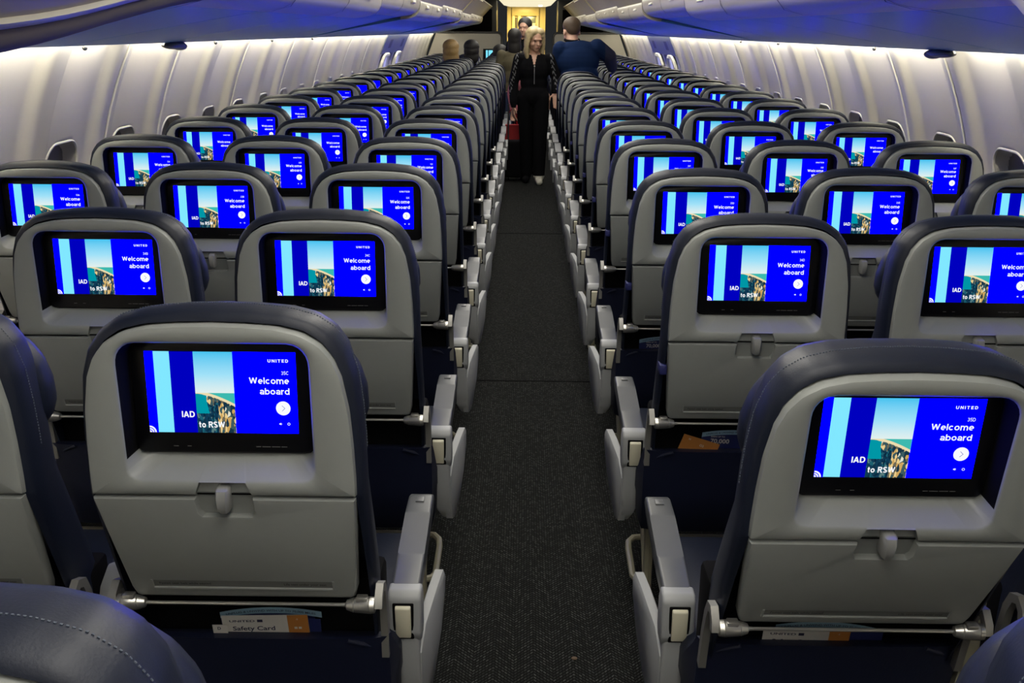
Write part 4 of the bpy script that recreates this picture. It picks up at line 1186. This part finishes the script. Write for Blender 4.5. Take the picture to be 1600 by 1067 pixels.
def stander(x, y, h, top, bottom, hairm, label, back=False, skin=skin_m, longhair=False, turn=0.0):
    t = thing('person', (x, y, 0), label, 'person')
    k = h / 1.65
    mb = MB()
    for c, r, sc in (((0, 0, .90), .17, (1, .72, .8)), ((0, 0, 1.05), .16, (1, .7, 1.1)), ((0, 0, 1.22), .17, (1.05, .7, .95)), ((0, .0, 1.32), .125, (1.4, .7, .6))): mb.ball(c, r, 9, sc)
    limb(mb, [(0, 0, 1.33, .062), (0, -.01, 1.44, .05)])
    for s in (-1, 1):
        limb(mb, [(s * .09, 0, .88, .1), (s * .085, 0, .48, .078), (s * .08, .02, .08, .06)]); limb(mb, [(s * .08, .03, .045, .045), (s * .085, -.11, .03, .034)])
        limb(mb, [(s * .17, 0, 1.33, .07), (s * .225, .0, 1.08, .055), (s * .20, -.08, .88, .042), (s * .20, -.10, .86, .03)])
        hand(mb, (s * .20, -.10, .86), (0, -.4, -.9), (-s, -.4, 0), (0, -.8, .2), 1.0, .4)
    H = Matrix.Translation((0, -.02, 1.535)) @ Matrix.Rotation(turn, 4, 'Z')
    head_pieces(mb, H)
    me = fuse(mb, .010)
    def f(c):
        if c.z > 1.40: return 0
        if c.z < .08: return 3
        if c.z < .86 and abs(c.x) < .165: return 2
        if c.z < .87: return 0
        return 1
    paint(me, [skin, top, bottom, blackcloth_m], f)
    Rm = Matrix.Rotation(PI if back else 0, 4, 'Z') @ Matrix.Diagonal((k, k, k, 1))
    link('body', me, t, mtx=Rm)
    mb = MB()
    hs = [((0, .028, .05), .100, (.95, 1.05, .95)), ((0, .05, .0), .092, (.95, .8, 1.0))]
    if longhair: hs += [((0, .05, -.09), .095, (1.0, .65, 1.4))]
    for c, r, sc in hs: bmesh.ops.create_uvsphere(mb.bm, u_segments=20, v_segments=12, radius=1, matrix=H @ Matrix.Translation(c) @ Matrix.Diagonal((r * sc[0], r * sc[1], r * sc[2], 1)))
    me = fuse(mb, .010, 2); paint(me, [hairm], lambda c: 0); link('hair', me, t, mtx=Rm)
stander(-.17, 12.9, 1.52, olive_m, jeans_m, darkhair_m, 'person in olive jacket and blue jeans standing behind the blond woman', True, longhair=True)
stander(-.01, 11.35, 1.30, pink_m, blackcloth_m, darkhair_m, 'person in pink top just behind the blond woman in the aisle', turn=.3, longhair=True)
stander(-.05, 14.0, 1.66, blackcloth_m, blackcloth_m, darkhair_m, 'tall dark-haired person in black further along the aisle', turn=-.3)
stander(-.06, 15.6, 1.50, blackcloth_m, jeans_m, darkhair_m, 'dark-haired person in black standing near the lit galley doorway', True)

def sitter(col, k, hairm, top, label, lift=0.0, dx=0.0, longhair=False):
    x, y = COLX[col] + dx, Y0 + k * P + .40
    t = thing('person', (x, y, .46), label, 'person')
    mb = MB()
    # seated, facing forward (+y)
    for c, r, sc in (((0, 0, .12), .17, (1.05, .8, .8)), ((0, -.03, .32), .16, (1.05, .7, 1.2)), ((0, -.05, .50), .13, (1.4, .7, .7))): mb.ball(c, r, 9, sc)
    limb(mb, [(0, -.05, .52, .06), (0, -.04, .64, .052)])
    for s in (-1, 1):
        limb(mb, [(s * .09, .02, .09, .085), (s * .10, .26, .075, .062), (s * .10, .27, -.36, .048)]); limb(mb, [(s * .10, .26, -.41, .042), (s * .10, .32, -.425, .03)])
        limb(mb, [(s * .17, -.05, .52, .068), (s * .19, .02, .28, .052), (s * .12, .2, .20, .036)]); hand(mb, (s * .12, .21, .195), (-s * .4, 1, -.1), (-s, -.2, .4), (0, 0, -1), 1.0, .5)
    H = Matrix.Translation((0, -.02, .73 + lift)) @ Matrix.Rotation(PI, 4, 'Z')
    head_pieces(mb, H)
    if lift > 0: limb(mb, [(0, -.04, .64, .055), (0, -.03, .70 + lift, .052)])
    me = fuse(mb, .010)
    paint(me, [skin_m, top, jeans_m], lambda c: 0 if c.z > .62 or (c.y > .2 and .13 < c.z < .3) else (2 if c.z < .16 else 1))
    link('body', me, t)
    mb = MB()
    hs = [((0, .028, .05), .105, (1.10, 1.05, .95)), ((0, .05, -.01), .100, (1.12, .85, 1.0))] + ([((0, .05, -.09), .1, (1.15, .7, 1.1))] if longhair else [])
    for c, r, sc in hs: bmesh.ops.create_uvsphere(mb.bm, u_segments=20, v_segments=12, radius=1, matrix=H @ Matrix.Translation(c) @ Matrix.Diagonal((r * sc[0], r * sc[1], r * sc[2], 1)))
    me = fuse(mb, .009, 2); paint(me, [hairm], lambda c: 0); link('hair', me, t)
golden_m = mat('golden_hair', (0.42, 0.27, 0.10, 1), 0.5, noise=(60, 0.6))
sitter('B', 16, golden_m, blackcloth_m, 'seated person with golden blond hair near the left front divider', .06, -.10, True)
sitter('B', 17, darkhair_m, blackcloth_m, 'seated dark-haired person beside the blond passenger near the front divider', .05, .14, True)
sitter('C', 18, darkhair_m, blackcloth_m, 'seated dark-haired passenger in front of the wall monitor', -.02, .05, True)
# bags carried along the aisle
t = thing('bag', (-.165, 10.95, 0), 'bright red shopping bag hanging behind the blond woman in the aisle', 'bag')
mb = MB(); mb.loft([[(x * w_, y_ * .05, z) for x, y_ in ((-1, -1), (1, -1), (1, 1), (-1, 1))] for z, w_ in ((.22, .06), (.26, .075), (.42, .085), (.56, .075))]); link('bag_body', mb.mesh('bag_body', red_m), t)
mb = MB(); mb.tube([(-.05, 0, .55), (-.04, 0, .68), (0, 0, .73), (.04, 0, .68), (.05, 0, .55)], .007, 6); link('handle', mb.mesh('handle', red_m), t)
t = thing('suitcase', (-.125, 10.72, 0), 'black wheeled suitcase on the aisle floor beside the blond woman', 'suitcase')
mb = MB(); mb.box(-.12, .10, -.09, .09, .04, .42, .025, 3); link('case_body', mb.mesh('case_body', blackcloth_m), t)
mb = MB(); mb.tube([(-.08, .05, .41), (-.08, .05, .78), (.06, .05, .78), (.06, .05, .41)], .008, 6); link('handle', mb.mesh('handle', dark_m), t)
for dx in (-.08, .06):
    mb = MB(); mb.lathe((dx - .01, .04, .025), (dx + .01, .04, .025), [(0, .025), (1, .025)], 12); link('wheel', mb.mesh('wheel', dark_m), t)
